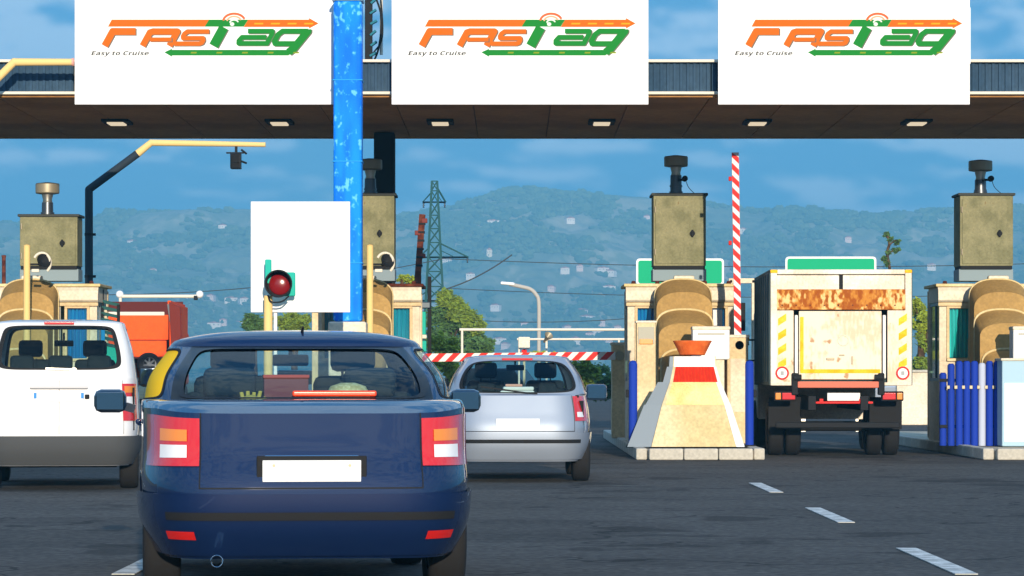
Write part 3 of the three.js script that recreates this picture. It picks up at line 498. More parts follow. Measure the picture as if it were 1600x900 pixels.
function bay(S, U, V, H, n, off) {                // a panel U x V with a rounded hole H: returns frame, seal and glass geometries
  const cu = (H[0] + H[1]) / 2, cv = (H[2] + H[3]) / 2, hu = (H[1] - H[0]) / 2, hv = (H[3] - H[2]) / 2, N = 24;
  const sq = (t) => { t = ((t % 4) + 4) % 4; const k = Math.floor(t), f = t - k; return k === 0 ? [-1 + 2 * f, 1] : k === 1 ? [1, 1 - 2 * f] : k === 2 ? [1 - 2 * f, -1] : [-1, -1 + 2 * f]; };
  const inn = (a, b, k) => { if (Math.abs(a) + Math.abs(b) < 1e-9) return [cu, cv]; const q = Math.pow(Math.pow(Math.abs(a), n) + Math.pow(Math.abs(b), n), -1 / n); return [cu + a * q * hu * k, cv + b * q * hv * k]; };
  const outp = (a, b) => [a < 0 ? cu + a * (cu - U[0]) : cu + a * (U[1] - cu), b < 0 ? cv + b * (cv - V[0]) : cv + b * (V[1] - cv)];
  const strip = (fa, fb, o, rows) => patch((t, w) => { const [a, b] = sq(t), p = fa(a, b), q = fb(a, b), u = lerp(p[0], q[0], w), v = lerp(p[1], q[1], w), s = S(u, v); if (o) s.addScaledVector(normalOf(S, u, v), o); return s; }, 0, 4, 0, 1, N * 4, rows);
  const frame = strip((a, b) => inn(a, b, 1), outp, 0, 5);
  const seal = strip((a, b) => inn(a, b, 0.93), (a, b) => inn(a, b, 1.015), 0.003, 2);
  const glass = patch((x, y) => { const m = Math.max(Math.abs(x), Math.abs(y), 1e-6), [u, v] = inn(x / m, y / m, 0.96 * m); const s = S(u, v); return s.addScaledVector(normalOf(S, u, v), off ?? -0.006); }, -1, 1, -1, 1, 22, 14);
  return { frame, seal, glass };
}
const paint = (c, o = {}) => mat(c, 0.6, { clearcoat: 1, clearcoatRoughness: 0.03, metalness: 0.0, specularIntensity: 0.3, ...o });
const tyreG = () => { const p = [[0.19, -0.09], [0.27, -0.105], [0.31, -0.09], [0.318, -0.05], [0.318, 0.05], [0.31, 0.09], [0.27, 0.105], [0.19, 0.09]]; return new MB().lathe(p, 0, 0, 0, 0, 0, Math.PI / 2, 32).geo(); };
const TY = tyreG();
const RIM = (() => { const m = new MB(); m.lathe([[0.001, 0.05], [0.05, 0.06], [0.06, 0.04], [0.06, 0.0]], 0, 0, 0, 0, 0, Math.PI / 2, 20).lathe([[0.17, 0.06], [0.195, 0.085], [0.2, 0.07], [0.19, -0.08]], 0, 0, 0, 0, 0, Math.PI / 2, 32); for (let k = 0; k < 7; k++) { const a = k / 7 * 6.283; m.bar([-0.045, 0.05 * Math.cos(a), 0.05 * Math.sin(a)], [-0.06, 0.185 * Math.cos(a), 0.185 * Math.sin(a)], 0.02, 0.05); } return m.geo(); })();
const rimM = mat([0.42, 0.43, 0.45], 0.3, { metalness: 0.9 });
const lampRed = mat([0.55, 0.012, 0.01], 0.12, { clearcoat: 1 }), lampOrange = mat([0.75, 0.22, 0.01], 0.15, { clearcoat: 1 }), lampClear = mat([0.75, 0.75, 0.76], 0.1, { clearcoat: 1 });
const lampBright = mat([0.80, 0.06, 0.015], 0.2);

function car(o, C) {
  const body = C.paint;
  const low = ringSurf(C.low, C.low.map((_, i) => i / (C.low.length - 1)));
  const arch = (p) => { for (const zc of C.axles) { const dz = p.z - zc, dy = p.y - 0.32, R = 0.37; if (Math.abs(p.x) > C.low[2].w * 0.72 && dz * dz < R * R && dy < Math.sqrt(R * R - dz * dz)) p.y = 0.32 + Math.sqrt(R * R - dz * dz); } };
  const bm = new MB().add(patch(low, 0, 4, 0, 1, 240, 22, 0, arch));
  const shoulder = C.low[C.low.length - 1], base = C.green[0];
  const deck = ringSurf([shoulder, C.deckMid ?? { ...shoulder, w: (shoulder.w + base.w) / 2, zr: (shoulder.zr * 0.5 + base.zr * 0.5), zf: (shoulder.zf + base.zf) / 2, y: (z, x) => ((typeof shoulder.y === 'function' ? shoulder.y(z, x) : shoulder.y) + (typeof base.y === 'function' ? base.y(z, x) : base.y)) / 2 + (C.deckCrown ?? 0.02) }, base], [0, 0.5, 1]);
  bm.add(patch(deck, 0, 4, 0, 1, 160, 8));
  const top = C.green[C.green.length - 1], yTop = (z, x) => (typeof top.y === 'function' ? top.y(z, x) : top.y);
  const rf = ringSurf([top, { ...top, w: top.w * 0.93, zr: lerp(top.zr, top.zf, 0.035), zf: lerp(top.zf, top.zr, 0.035), y: (z, x) => yTop(z, x) + C.crown * 0.42 }, { ...top, w: top.w * 0.6, zr: lerp(top.zr, top.zf, 0.2), zf: lerp(top.zf, top.zr, 0.2), y: (z, x) => yTop(z, x) + C.crown * 0.86 }, { ...top, w: 0.01, zr: lerp(top.zr, top.zf, 0.49), zf: lerp(top.zf, top.zr, 0.49), y: (z, x) => yTop(z, x) + C.crown }], [0, 0.15, 0.5, 1]);
  bm.add(patch(rf, 0, 4, 0, 1, 120, 16));
  const gs = ringSurf(C.green, C.green.map((_, i) => i / (C.green.length - 1)));
  const glassGeo = [];
  for (const b of C.bays) {
    if (!b.H) { bm.add(patch(gs, b.U[0], b.U[1], 0, 1, 14, 10)); continue; }
    const r = bay(gs, b.U, [0, 1], b.H, b.n ?? 7);
    const fm = b.frit ? C.frit ?? MT.blackGloss : null;
    if (fm) glassGeo.push([b, r, fm]); else { bm.add(r.frame); glassGeo.push([b, r]); }
  }
  bm.build('body', body, o);
  for (const [b, r, fm] of glassGeo) {
    const w = new MB().add(r.glass).build(b.name ?? 'side_window', b.glass ?? MT.carGlass, o);
    const sl = new MB().add(r.seal); if (fm) sl.add(r.frame); sl.build('seal', fm ?? MT.black, w);
  }
  // underside, wheels
  const z0 = C.low[0].zf, z1 = C.low[0].zr;
  new MB().box(C.low[0].w * 1.6, 0.06, (z1 - z0) * 0.94, 0, 0.27, (z0 + z1) / 2, 0, 0, 0, 0.02).box(C.low[2].w * 1.45, 0.3, (z1 - z0) * 0.9, 0, 0.42, (z0 + z1) / 2, 0, 0, 0, 0.03).build('underbody', MT.black, o);
  for (const z of C.axles) for (const s of [-1, 1]) { const w = mesh('wheel', TY, MT.rubber, o); w.position.set(s * (C.low[2].w - 0.125), 0.318, z); w.rotation.y = s > 0 ? Math.PI : 0; mesh('rim', RIM, rimM, w); }
  const on = (u, v, off = 0) => low(u, v).addScaledVector(normalOf(low, u, v), off);
  const lp = (name, u0, u1, v0, v1, m, off = 0.008, parent = o, label) => new MB().add(patch(low, u0, u1, v0, v1, Math.max(4, Math.round((u1 - u0) * 40)), 8, off)).build(name, m, parent, label);
  return { low, gs, rf, on, lp, deck };
}
function seats(o, C) {                            // cabin: floor, dash, two front seats, rear bench
  const { zf, zr, w, y } = C;
  const fl = new MB().box(w * 2, 0.05, zf - zr > 0 ? zf - zr : zr - zf, 0, y - 0.48, (zf + zr) / 2, 0, 0, 0, 0).box(0.05, 0.46, zr - zf, -w, y - 0.25, (zf + zr) / 2, 0, 0, 0, 0).box(0.05, 0.46, zr - zf, w, y - 0.25, (zf + zr) / 2, 0, 0, 0, 0); fl.build('cabin_floor', MT.cabin, o);
  new MB().box(w * 1.96, 0.22, 0.34, 0, y - 0.10, zf + 0.2, 0.1, 0, 0, 0.06).build('dashboard', MT.cabin, o);
  const sw = new MB().add(new THREE.TorusGeometry(0.18, 0.016, 8, 28), M4(-0.36, y - 0.0, zf + 0.52, -0.35)).bar([-0.52, y, zf + 0.52], [-0.2, y, zf + 0.52], 0.03, 0.015).rod([-0.36, y - 0.02, zf + 0.5], [-0.36, y - 0.1, zf + 0.3], 0.03); sw.build('steering_wheel', MT.black, o);
  for (const s of [-1, 1]) {
    const z = C.zs, x = s * 0.36, st = new MB().box(0.46, 0.60, 0.13, x, y - 0.08 + (C.up ?? 0), z, -0.22, 0, 0, 0.05).box(0.46, 0.14, 0.48, x, y - 0.36, z - 0.27, 0.1, 0, 0, 0.05).build('front_seat', MT.seat, o);
    new MB().box(0.27, 0.19, 0.10, x, y + 0.335 + (C.up ?? 0), z + 0.13, -0.15, 0, 0, 0.045).rod([x - 0.06, y + 0.2, z + 0.08], [x - 0.06, y + 0.3, z + 0.11], 0.008).rod([x + 0.06, y + 0.2, z + 0.08], [x + 0.06, y + 0.3, z + 0.11], 0.008).build('headrest', MT.seat, st);
  }
  if (C.zb !== undefined) {
    const b = new MB().box(w * 1.7, 0.58, 0.14, 0, y - 0.16, C.zb, -0.3, 0, 0, 0.05).box(w * 1.7, 0.14, 0.46, 0, y - 0.36, C.zb - 0.3, 0, 0, 0, 0.05).build('rear_seat', MT.seat, o);
    for (const x of C.hr ?? [-0.38, 0.38]) new MB().box(C.hw ?? 0.27, C.hh ?? 0.16, 0.10, x, y + (C.hy ?? 0.17), C.zb + 0.12, -0.15, 0, 0, 0.045).build('headrest', MT.seat, b);
  }
  new MB().box(0.22, 0.07, 0.03, 0, C.my ?? y + 0.36, C.mz ?? zf + 0.62, 0.15, 0, 0, 0.015).rod([0, (C.my ?? y + 0.36) + 0.02, (C.mz ?? zf + 0.62) - 0.02], [0, (C.my ?? y + 0.36) + 0.12, (C.mz ?? zf + 0.62) - 0.06], 0.012).build('rear_view_mirror', MT.black, o);
}
function doorMirror(o, s, x, y, z, m, w = 0.22, h = 0.16) {
  const t = new MB().box(w, h, 0.11, x + s * w / 2, y, z, 0, 0, 0, 0.055).bar([x - s * 0.05, y - 0.05, z - 0.02], [x + s * 0.06, y - 0.02, z - 0.01], 0.05, 0.05).build('door_mirror', m, o);
  new MB().box(w * 0.84, h * 0.78, 0.012, x + s * w / 2, y, z + 0.054, 0, 0, 0, 0.005).build('mirror_glass', mat([0.16, 0.20, 0.24], 0.03, { metalness: 1 }), t);
}
function panelSeams(o, K, cuts) { const m = new MB(); for (const [u0, u1, v0, v1] of cuts) m.add(patch(K.low, u0, u1, v0, v1, Math.max(2, Math.round(Math.abs(u1 - u0) * 60)), Math.max(2, Math.round((v1 - v0) * 20)), 0.0015)); tag(m.build('panel_gap', MT.black, o), null, null, null, 'stuff'); }

// ---------- blue saloon, nearest ----------
{
  const yaw = 0.11, rearD = F / 296, cx = X(487, 296) - 2.3 * Math.sin(yaw), cz = -rearD - 2.3 * Math.cos(yaw);
  const o = thing('blue_saloon', 'dark blue saloon car seen from behind in the middle lane', 'car', [cx, 0, cz], yaw);
  const sy = (z) => 0.94 + 0.10 * sst(-2.3, 1.4, z) - 0.03 * sst(1.9, 2.3, z);
  const windowFill = mat([0.90, 0.52, 0.008], 0.9);       // opaque yellow painted in for a reflection in the left side windows
  const C = {
    paint: paint([0.0015, 0.013, 0.060], { roughness: 0.6, metalness: 0.1 }), axles: [-1.42, 1.33], crown: 0.10, deckCrown: 0.025,
    low: [{ w: 0.80, zr: 2.16, zf: -2.2, n: 7, y: 0.24 }, { w: 0.89, zr: 2.30, zf: -2.33, n: 6, y: 0.42 }, { w: 0.91, zr: 2.33, zf: -2.36, n: 6, y: 0.62 }, { w: 0.90, zr: 2.27, zf: -2.30, n: 6, y: 0.80 }, { w: 0.90, zr: 2.22, zf: -2.16, n: 6, y: (z) => sy(z) }],
    green: [{ w: 0.895, zr: 1.46, zf: -1.15, n: 3.6, y: (z) => sy(z) + 0.035 }, { w: 0.86, zr: 1.16, zf: -0.76, n: 3.6, y: (z) => 1.19 + 0.035 * sst(-1, 1.2, z) }, { w: 0.74, zr: 0.66, zf: -0.32, n: 3.6, y: 1.385 }],
    bays: [{ U: [0, 1], H: [0.045, 0.955, 0.06, 0.95], n: 8, name: 'rear_window', frit: true }, { U: [1, 1.05] }, { U: [1.05, 1.47], H: [1.06, 1.455, 0.07, 0.93], n: 6 }, { U: [1.47, 1.92], H: [1.485, 1.87, 0.07, 0.93], n: 6 }, { U: [1.92, 2] }, { U: [2, 3], H: [2.06, 2.94, 0.05, 0.95], n: 8, name: 'windscreen' }, { U: [3, 3.08] }, { U: [3.08, 3.53], H: [3.13, 3.515, 0.07, 0.93], n: 6, glass: windowFill }, { U: [3.53, 3.95], H: [3.545, 3.94, 0.07, 0.93], n: 6, glass: windowFill }, { U: [3.95, 4] }],
  };
  const K = car(o, C);
  seats(o, { zf: -1.1, zr: 1.2, w: 0.78, y: 1.0, zs: -0.2, zb: 0.78, hr: [-0.40, 0.40], hw: 0.30, hh: 0.17, hy: 0.175, my: 1.31, mz: -0.42 });
  new MB().box(1.5, 0.04, 0.62, 0, 1.03, 1.12, 0, 0, 0, 0.01).build('parcel_shelf', MT.cabin, o);
  new MB().box(0.47, 0.034, 0.05, 0.17, 1.115, 1.385, 0, 0, 0, 0.012).build('brake_lamp', lampBright, o);
  new MB().add(patch(K.gs, 3.08, 3.92, -0.02, 0.035, 30, 3, 0.006)).add(patch(K.gs, 1.08, 1.92, -0.02, 0.035, 30, 3, 0.006)).build('window_trim', MT.chrome, o);
  for (const s of [-1, 1]) {
    const u = (a) => s < 0 ? a : 1 - a;
    const [a, b] = s < 0 ? [-0.08, 0.17] : [0.83, 1.08];
    const t = K.lp('tail_lamp', a, b, 0.66, 0.95, lampRed, 0.010); const [c, d] = s < 0 ? [0.02, 0.13] : [0.87, 0.98]; K.lp('reverse_lamp', c, d, 0.72, 0.80, lampClear, 0.014, t); K.lp('indicator', c, d, 0.82, 0.88, lampOrange, 0.014, t); void u;
    doorMirror(o, s, s * 1.00, 1.06, -0.72, mat([0.004, 0.016, 0.04], 0.25, { clearcoat: 1 }), 0.20, 0.145);
    const h = new MB(); for (const uu of s > 0 ? [1.30, 1.62] : [3.70, 3.38]) { const p = K.on(uu, 0.9, 0.02); h.box(0.03, 0.03, 0.2, p.x, p.y, p.z, 0, 0, 0, 0.012); } h.build('door_handle', C.paint, o);
  }
  const pl = K.on(0.5, 0.62, 0.012); const np = new MB().box(0.52, 0.115, 0.012, pl.x, pl.y, pl.z + 0.004, 0.05, 0, 0, 0.004).build('number_plate', mat([0.78, 0.78, 0.76], 0.5), o);
  for (const q of [-0.2, 0.2]) new MB().cyl(0.008, 0.008, 0.006, pl.x + q, pl.y + 0.03, pl.z + 0.012, Math.PI / 2, 0, 0, 10).build('bolt', MT.steelDull, np);
  new MB().box(0.58, 0.16, 0.01, pl.x, pl.y, pl.z - 0.005, 0.05, 0, 0, 0.004).build('plate_recess', MT.black, np);
  K.lp('bumper', -0.22, 1.22, 0.06, 0.46, C.paint, 0.022);
  K.lp('bumper_strip', 0.06, 0.94, 0.30, 0.35, MT.black, 0.03);
  for (const u of [0.1, 0.9]) K.lp('reflector', u - 0.05, u + 0.05, 0.18, 0.23, lampRed, 0.03);
  panelSeams(o, K, [[0.17, 0.174, 0.5, 1], [0.826, 0.83, 0.5, 1], [0.17, 0.83, 0.495, 0.505], [1.44, 1.443, 0.1, 1], [3.557, 3.56, 0.1, 1], [1.16, 1.163, 0.45, 1], [3.837, 3.84, 0.45, 1], [1.80, 1.803, 0.1, 1], [3.197, 3.2, 0.1, 1]]);
  { const p = K.on(0.5, 0.72, 0.02); new MB().box(0.5, 0.022, 0.02, p.x, p.y, p.z, 0, 0, 0, 0.008).build('boot_handle', MT.chrome, o); }
  new MB().lathe([[0.03, 0], [0.034, 0.12], [0.028, 0.12], [0.024, 0]], -0.5, 0.24, 2.24, Math.PI / 2).build('exhaust', MT.chrome, o);
  new MB().rod([0.03, 1.455, 0.42], [0.035, 1.50, 0.50], 0.012, 8, 0.006).lathe([[0.001, 0.03], [0.03, 0.02], [0.045, 0]], 0.03, 1.445, 0.41).build('aerial', MT.black, o);
  new MB().box(0.035, 0.012, 0.03, 0.24, 1.425, 0.56, 0.2, 0, 0, 0.004).build('washer_jet', MT.white, o);
  // things on the shelf and seats: each lies there loose
  const W = (x, y, z) => o.localToWorld(new THREE.Vector3(x, y, z)).toArray(); o.updateMatrixWorld();
  const hat = thing('straw_hat', 'pale straw hat lying behind the rear window of the blue car', 'hat', W(0.26, 1.055, 1.15), 0.3);
  new MB().lathe([[0.24, 0.0], [0.2, 0.012], [0.125, 0.02], [0.12, 0.06], [0.10, 0.10], [0.04, 0.12], [0.001, 0.12]], 0, 0, 0).build('hat_body', texmat(blot(51, [0.72, 0.66, 0.46], [0.84, 0.80, 0.62], 10, 3, 0.2), 0.9), hat);
  new MB().lathe([[0.124, 0.022], [0.123, 0.045]], 0, 0, 0).build('hat_band', MT.green, hat);
  const box = thing('maroon_box', 'maroon cardboard box behind the rear window of the blue car', 'box', W(-0.09, 1.055, 1.1), yaw);
  new MB().box(0.25, 0.15, 0.18, 0, 0.08, 0, 0, 0, 0, 0.006).build('carton', mat([0.16, 0.05, 0.055], 0.8), box); new MB().box(0.26, 0.02, 0.19, 0, 0.155, 0, 0, 0, 0, 0.004).build('lid', mat([0.19, 0.06, 0.065], 0.8), box);
  const gl = thing('yellow_glove', 'yellow work glove lying behind the rear window of the blue car', 'glove', W(-0.29, 1.055, 1.2), yaw);
  const gm = new MB(); for (let k = 0; k < 4; k++) gm.rod([-0.045 + k * 0.03, 0.02, 0], [-0.06 + k * 0.042, 0.105 + 0.01 * (k % 2), -0.03], 0.016, 8, 0.013); gm.add(new THREE.SphereGeometry(0.06, 14, 10), M4(0, 0.025, 0.02)).rod([0.05, 0.02, 0.02], [0.1, 0.06, 0.01], 0.017, 8, 0.014);
  gm.build('glove_shell', mat([0.42, 0.33, 0.07], 0.9), gl); gl.scale.set(0.85, 0.62, 0.85);
}
// ---------- silver hatchback ----------
{
  const s = 136, rz = Z(s), o = thing('silver_hatchback', 'silver hatchback with rounded rear window waiting at the red and white barrier', 'car', [X(806, s), 0, rz - 1.95], 0.012);
  const sy = (z) => 0.90 + 0.10 * sst(-1.9, 1.6, z);
  const C = {
    paint: paint([0.30, 0.35, 0.43], { metalness: 0.4, roughness: 0.5 }), axles: [-1.22, 1.20], crown: 0.05, deckCrown: 0.004,
    low: [{ w: 0.76, zr: 1.86, zf: -1.85, n: 6, y: 0.24 }, { w: 0.85, zr: 1.95, zf: -1.95, n: 5, y: 0.42 }, { w: 0.87, zr: 1.97, zf: -1.97, n: 5, y: 0.62 }, { w: 0.86, zr: 1.92, zf: -1.9, n: 5, y: 0.80 }, { w: 0.825, zr: 1.86, zf: -1.8, n: 5, y: (z) => sy(z) }],
    green: [{ w: 0.835, zr: 1.80, zf: -1.1, n: 5, y: (z) => sy(z) + 0.02 }, { w: 0.76, zr: 1.66, zf: -0.7, n: 5, y: (z) => 1.20 + 0.03 * sst(-1, 1.5, z) }, { w: 0.62, zr: 1.40, zf: -0.3, n: 5, y: 1.43 }],
    bays: [{ U: [0, 1], H: [0.035, 0.965, 0.04, 0.90], n: 4, name: 'rear_window' }, { U: [1, 1.09] }, { U: [1.09, 1.42], H: [1.11, 1.405, 0.08, 0.92], n: 5 }, { U: [1.42, 1.92], H: [1.435, 1.87, 0.07, 0.92], n: 5 }, { U: [1.92, 2] }, { U: [2, 3], H: [2.06, 2.94, 0.05, 0.95], n: 8, name: 'windscreen' }, { U: [3, 3.08] }, { U: [3.08, 3.58], H: [3.13, 3.565, 0.07, 0.92], n: 5 }, { U: [3.58, 3.91], H: [3.595, 3.89, 0.08, 0.92], n: 5 }, { U: [3.91, 4] }],
  };
  const K = car(o, C);
  seats(o, { zf: -1.05, zr: 1.7, w: 0.74, y: 0.96, zs: -0.15, zb: 0.95, hr: [-0.36, 0.36], hw: 0.22, hh: 0.13, hy: 0.12, my: 1.33, mz: -0.45 });
  new MB().box(1.42, 0.03, 0.5, 0, 0.99, 1.46, 0, 0, 0, 0.008).build('parcel_shelf', MT.cabin, o);
  const wp = K.gs(0.62, 0.03); new MB().bar([wp.x - 0.0, wp.y - 0.01, wp.z + 0.02], [wp.x - 0.62, wp.y + 0.075, wp.z + 0.0], 0.018, 0.018).cyl(0.03, 0.035, 0.05, wp.x, wp.y - 0.02, wp.z + 0.01, Math.PI / 2).build('wiper', MT.black, o);
  new MB().add(patch(K.rf, 0.12, 0.88, -0.02, 0.10, 24, 4, 0.015)).build('roof_spoiler', C.paint, o);
  { const p = K.gs(0.5, 0.965); new MB().box(0.36, 0.025, 0.03, 0, p.y, p.z + 0.005, 0, 0, 0, 0.008).build('brake_lamp', lampRed, o); }
  for (const q of [-1, 1]) {
    const [a, b] = q < 0 ? [-0.06, 0.10] : [0.90, 1.06];
    const t = K.lp('tail_lamp', a, b, 0.62, 0.98, lampRed, 0.012); const [c, d] = q < 0 ? [0.0, 0.08] : [0.92, 1.0]; K.lp('reverse_lamp', c, d, 0.68, 0.76, lampClear, 0.016, t);
    doorMirror(o, q, q * 0.87, 1.03, -0.62, mat([0.02, 0.05, 0.10], 0.25, { clearcoat: 1 }), 0.26, 0.2);
  }
  const pl = K.on(0.5, 0.58, 0.01); new MB().box(0.5, 0.11, 0.012, pl.x, pl.y, pl.z, 0, 0, 0, 0.004).build('number_plate', mat([0.78, 0.78, 0.76], 0.5), o);
  K.lp('bumper', -0.2, 1.2, 0.06, 0.44, C.paint, 0.02); K.lp('bumper_strip', 0.05, 0.95, 0.30, 0.35, MT.black, 0.028);
  panelSeams(o, K, [[0.10, 0.104, 0.46, 1], [0.896, 0.9, 0.46, 1], [0.1, 0.9, 0.455, 0.465], [1.41, 1.413, 0.1, 1], [1.80, 1.803, 0.1, 1], [3.587, 3.59, 0.1, 1], [3.197, 3.2, 0.1, 1]]);
  o.updateMatrixWorld(); const W = (x, y, z) => o.localToWorld(new THREE.Vector3(x, y, z)).toArray();
  const t = thing('folded_towel', 'white and pink folded towel on the shelf of the silver car', 'towel', W(0.0, 1.006, 1.45));
  new MB().box(0.40, 0.05, 0.18, 0, 0.026, 0, 0, 0, 0, 0.024).box(0.36, 0.045, 0.17, 0.01, 0.074, 0, 0, 0.06, 0, 0.022).build('cloth', mat([0.75, 0.72, 0.68], 0.95), t); new MB().box(0.2, 0.03, 0.16, -0.04, 0.112, 0, 0, 0, 0, 0.014).build('pink_fold', mat([0.72, 0.34, 0.26], 0.95), t);
}
// ---------- white van-like car at left ----------
{
  const s = 146, yaw = 0.118, rz = Z(s), o = thing('white_van', 'white high roofed van cut by the left edge of the view', 'van', [X(92, s) - 2.0 * Math.sin(yaw), 0, rz - 2.0 * Math.cos(yaw)], yaw);
  const C = {
    paint: paint([0.76, 0.76, 0.77]), axles: [-1.3, 1.28], crown: 0.055, deckCrown: 0.002, frit: MT.blackGloss,
    low: [{ w: 0.78, zr: 1.92, zf: -1.95, n: 8, y: 0.26 }, { w: 0.85, zr: 2.03, zf: -2.05, n: 7, y: 0.45 }, { w: 0.87, zr: 2.05, zf: -2.05, n: 7, y: 0.68 }, { w: 0.86, zr: 2.01, zf: -1.95, n: 7, y: 0.95 }, { w: 0.845, zr: 1.98, zf: -1.75, n: 8, y: (z) => 1.18 - 0.22 * sst(-0.9, -1.9, z) }],
    green: [{ w: 0.835, zr: 1.97, zf: -1.05, n: 8, y: (z) => 1.20 - 0.20 * sst(-0.7, -1.2, z) }, { w: 0.79, zr: 1.93, zf: -0.7, n: 8, y: (z) => 1.50 - 0.1 * sst(-0.4, -0.9, z) }, { w: 0.70, zr: 1.84, zf: -0.25, n: 8, y: 1.79 }],
    bays: [{ U: [0, 1], H: [0.085, 0.915, 0.19, 0.93], n: 7, name: 'rear_window' }, { U: [1, 1.12] }, { U: [1.12, 1.5], H: [1.15, 1.485, 0.12, 0.9], n: 6 }, { U: [1.5, 1.93], H: [1.515, 1.89, 0.08, 0.9], n: 6 }, { U: [1.93, 2] }, { U: [2, 3], H: [2.06, 2.94, 0.05, 0.95], n: 8, name: 'windscreen' }, { U: [3, 3.07] }, { U: [3.07, 3.5], H: [3.11, 3.485, 0.08, 0.9], n: 6 }, { U: [3.5, 3.88], H: [3.515, 3.85, 0.12, 0.9], n: 6 }, { U: [3.88, 4] }],
  };
  const K = car(o, C);
  seats(o, { zf: -1.0, zr: 1.85, w: 0.78, y: 1.12, zs: -0.1, up: 0.08, zb: 1.0, hr: [-0.42, 0, 0.42], hw: 0.26, hh: 0.18, hy: 0.24, my: 1.60, mz: -0.5 });
  { const p = K.gs(0.5, 0.975); new MB().box(0.32, 0.032, 0.03, 0.0, p.y + 0.01, p.z + 0.012, 0, 0, 0, 0.008).build('brake_lamp', lampRed, o); }
  { const p = K.gs(0.5, 0.16); new MB().bar([0.16, p.y + 0.02, p.z + 0.03], [-0.14, p.y + 0.03, p.z + 0.03], 0.018, 0.02).cyl(0.03, 0.035, 0.05, 0.16, p.y + 0.01, p.z + 0.015, Math.PI / 2).build('wiper', MT.steel, o); }
  for (const q of [-1, 1]) {
    const [a, b] = q < 0 ? [-0.05, 0.10] : [0.90, 1.05];
    const t = K.lp('tail_lamp', a, b, 0.56, 0.94, lampRed, 0.012); const [c, d] = q < 0 ? [-0.02, 0.085] : [0.915, 1.02]; K.lp('reverse_lamp', c, d, 0.70, 0.80, lampClear, 0.017, t); K.lp('indicator', c, d, 0.84, 0.91, lampOrange, 0.017, t);
    doorMirror(o, q, q * 0.86, 1.22, -0.85, MT.black, 0.2, 0.24);
  }
  { const p = K.on(0.5, 0.80, 0.012); new MB().box(0.62, 0.03, 0.05, 0, p.y + 0.10, p.z + 0.012, 0, 0, 0, 0.01).build('plate_lamp_strip', mat([0.55, 0.55, 0.56], 0.4), o); const np = new MB().box(0.52, 0.11, 0.012, 0, p.y, p.z + 0.003, 0, 0, 0, 0.004).build('number_plate', mat([0.78, 0.78, 0.78], 0.5), o); for (const x of [-0.25, 0.25]) new MB().box(0.03, 0.06, 0.006, x, p.y + 0.01, p.z + 0.012, 0, 0, 0, 0).build('blue_end', mat([0.05, 0.25, 0.6], 0.5), np); }
  new MB().box(0.05, 0.05, 0.03, 0.30, K.on(0.68, 0.8, 0).y, K.on(0.68, 0.8, 0).z + 0.012, 0, 0, 0, 0.01).build('lock', MT.black, o);
  K.lp('bumper', -0.2, 1.2, 0.05, 0.40, mat([0.06, 0.065, 0.07], 0.6), 0.03);
  panelSeams(o, K, [[0.5, 0.503, 0.42, 1], [0.09, 0.093, 0.42, 1], [0.907, 0.91, 0.42, 1], [1.5, 1.503, 0.1, 1], [1.12, 1.123, 0.3, 1], [3.497, 3.5, 0.1, 1]]);
}
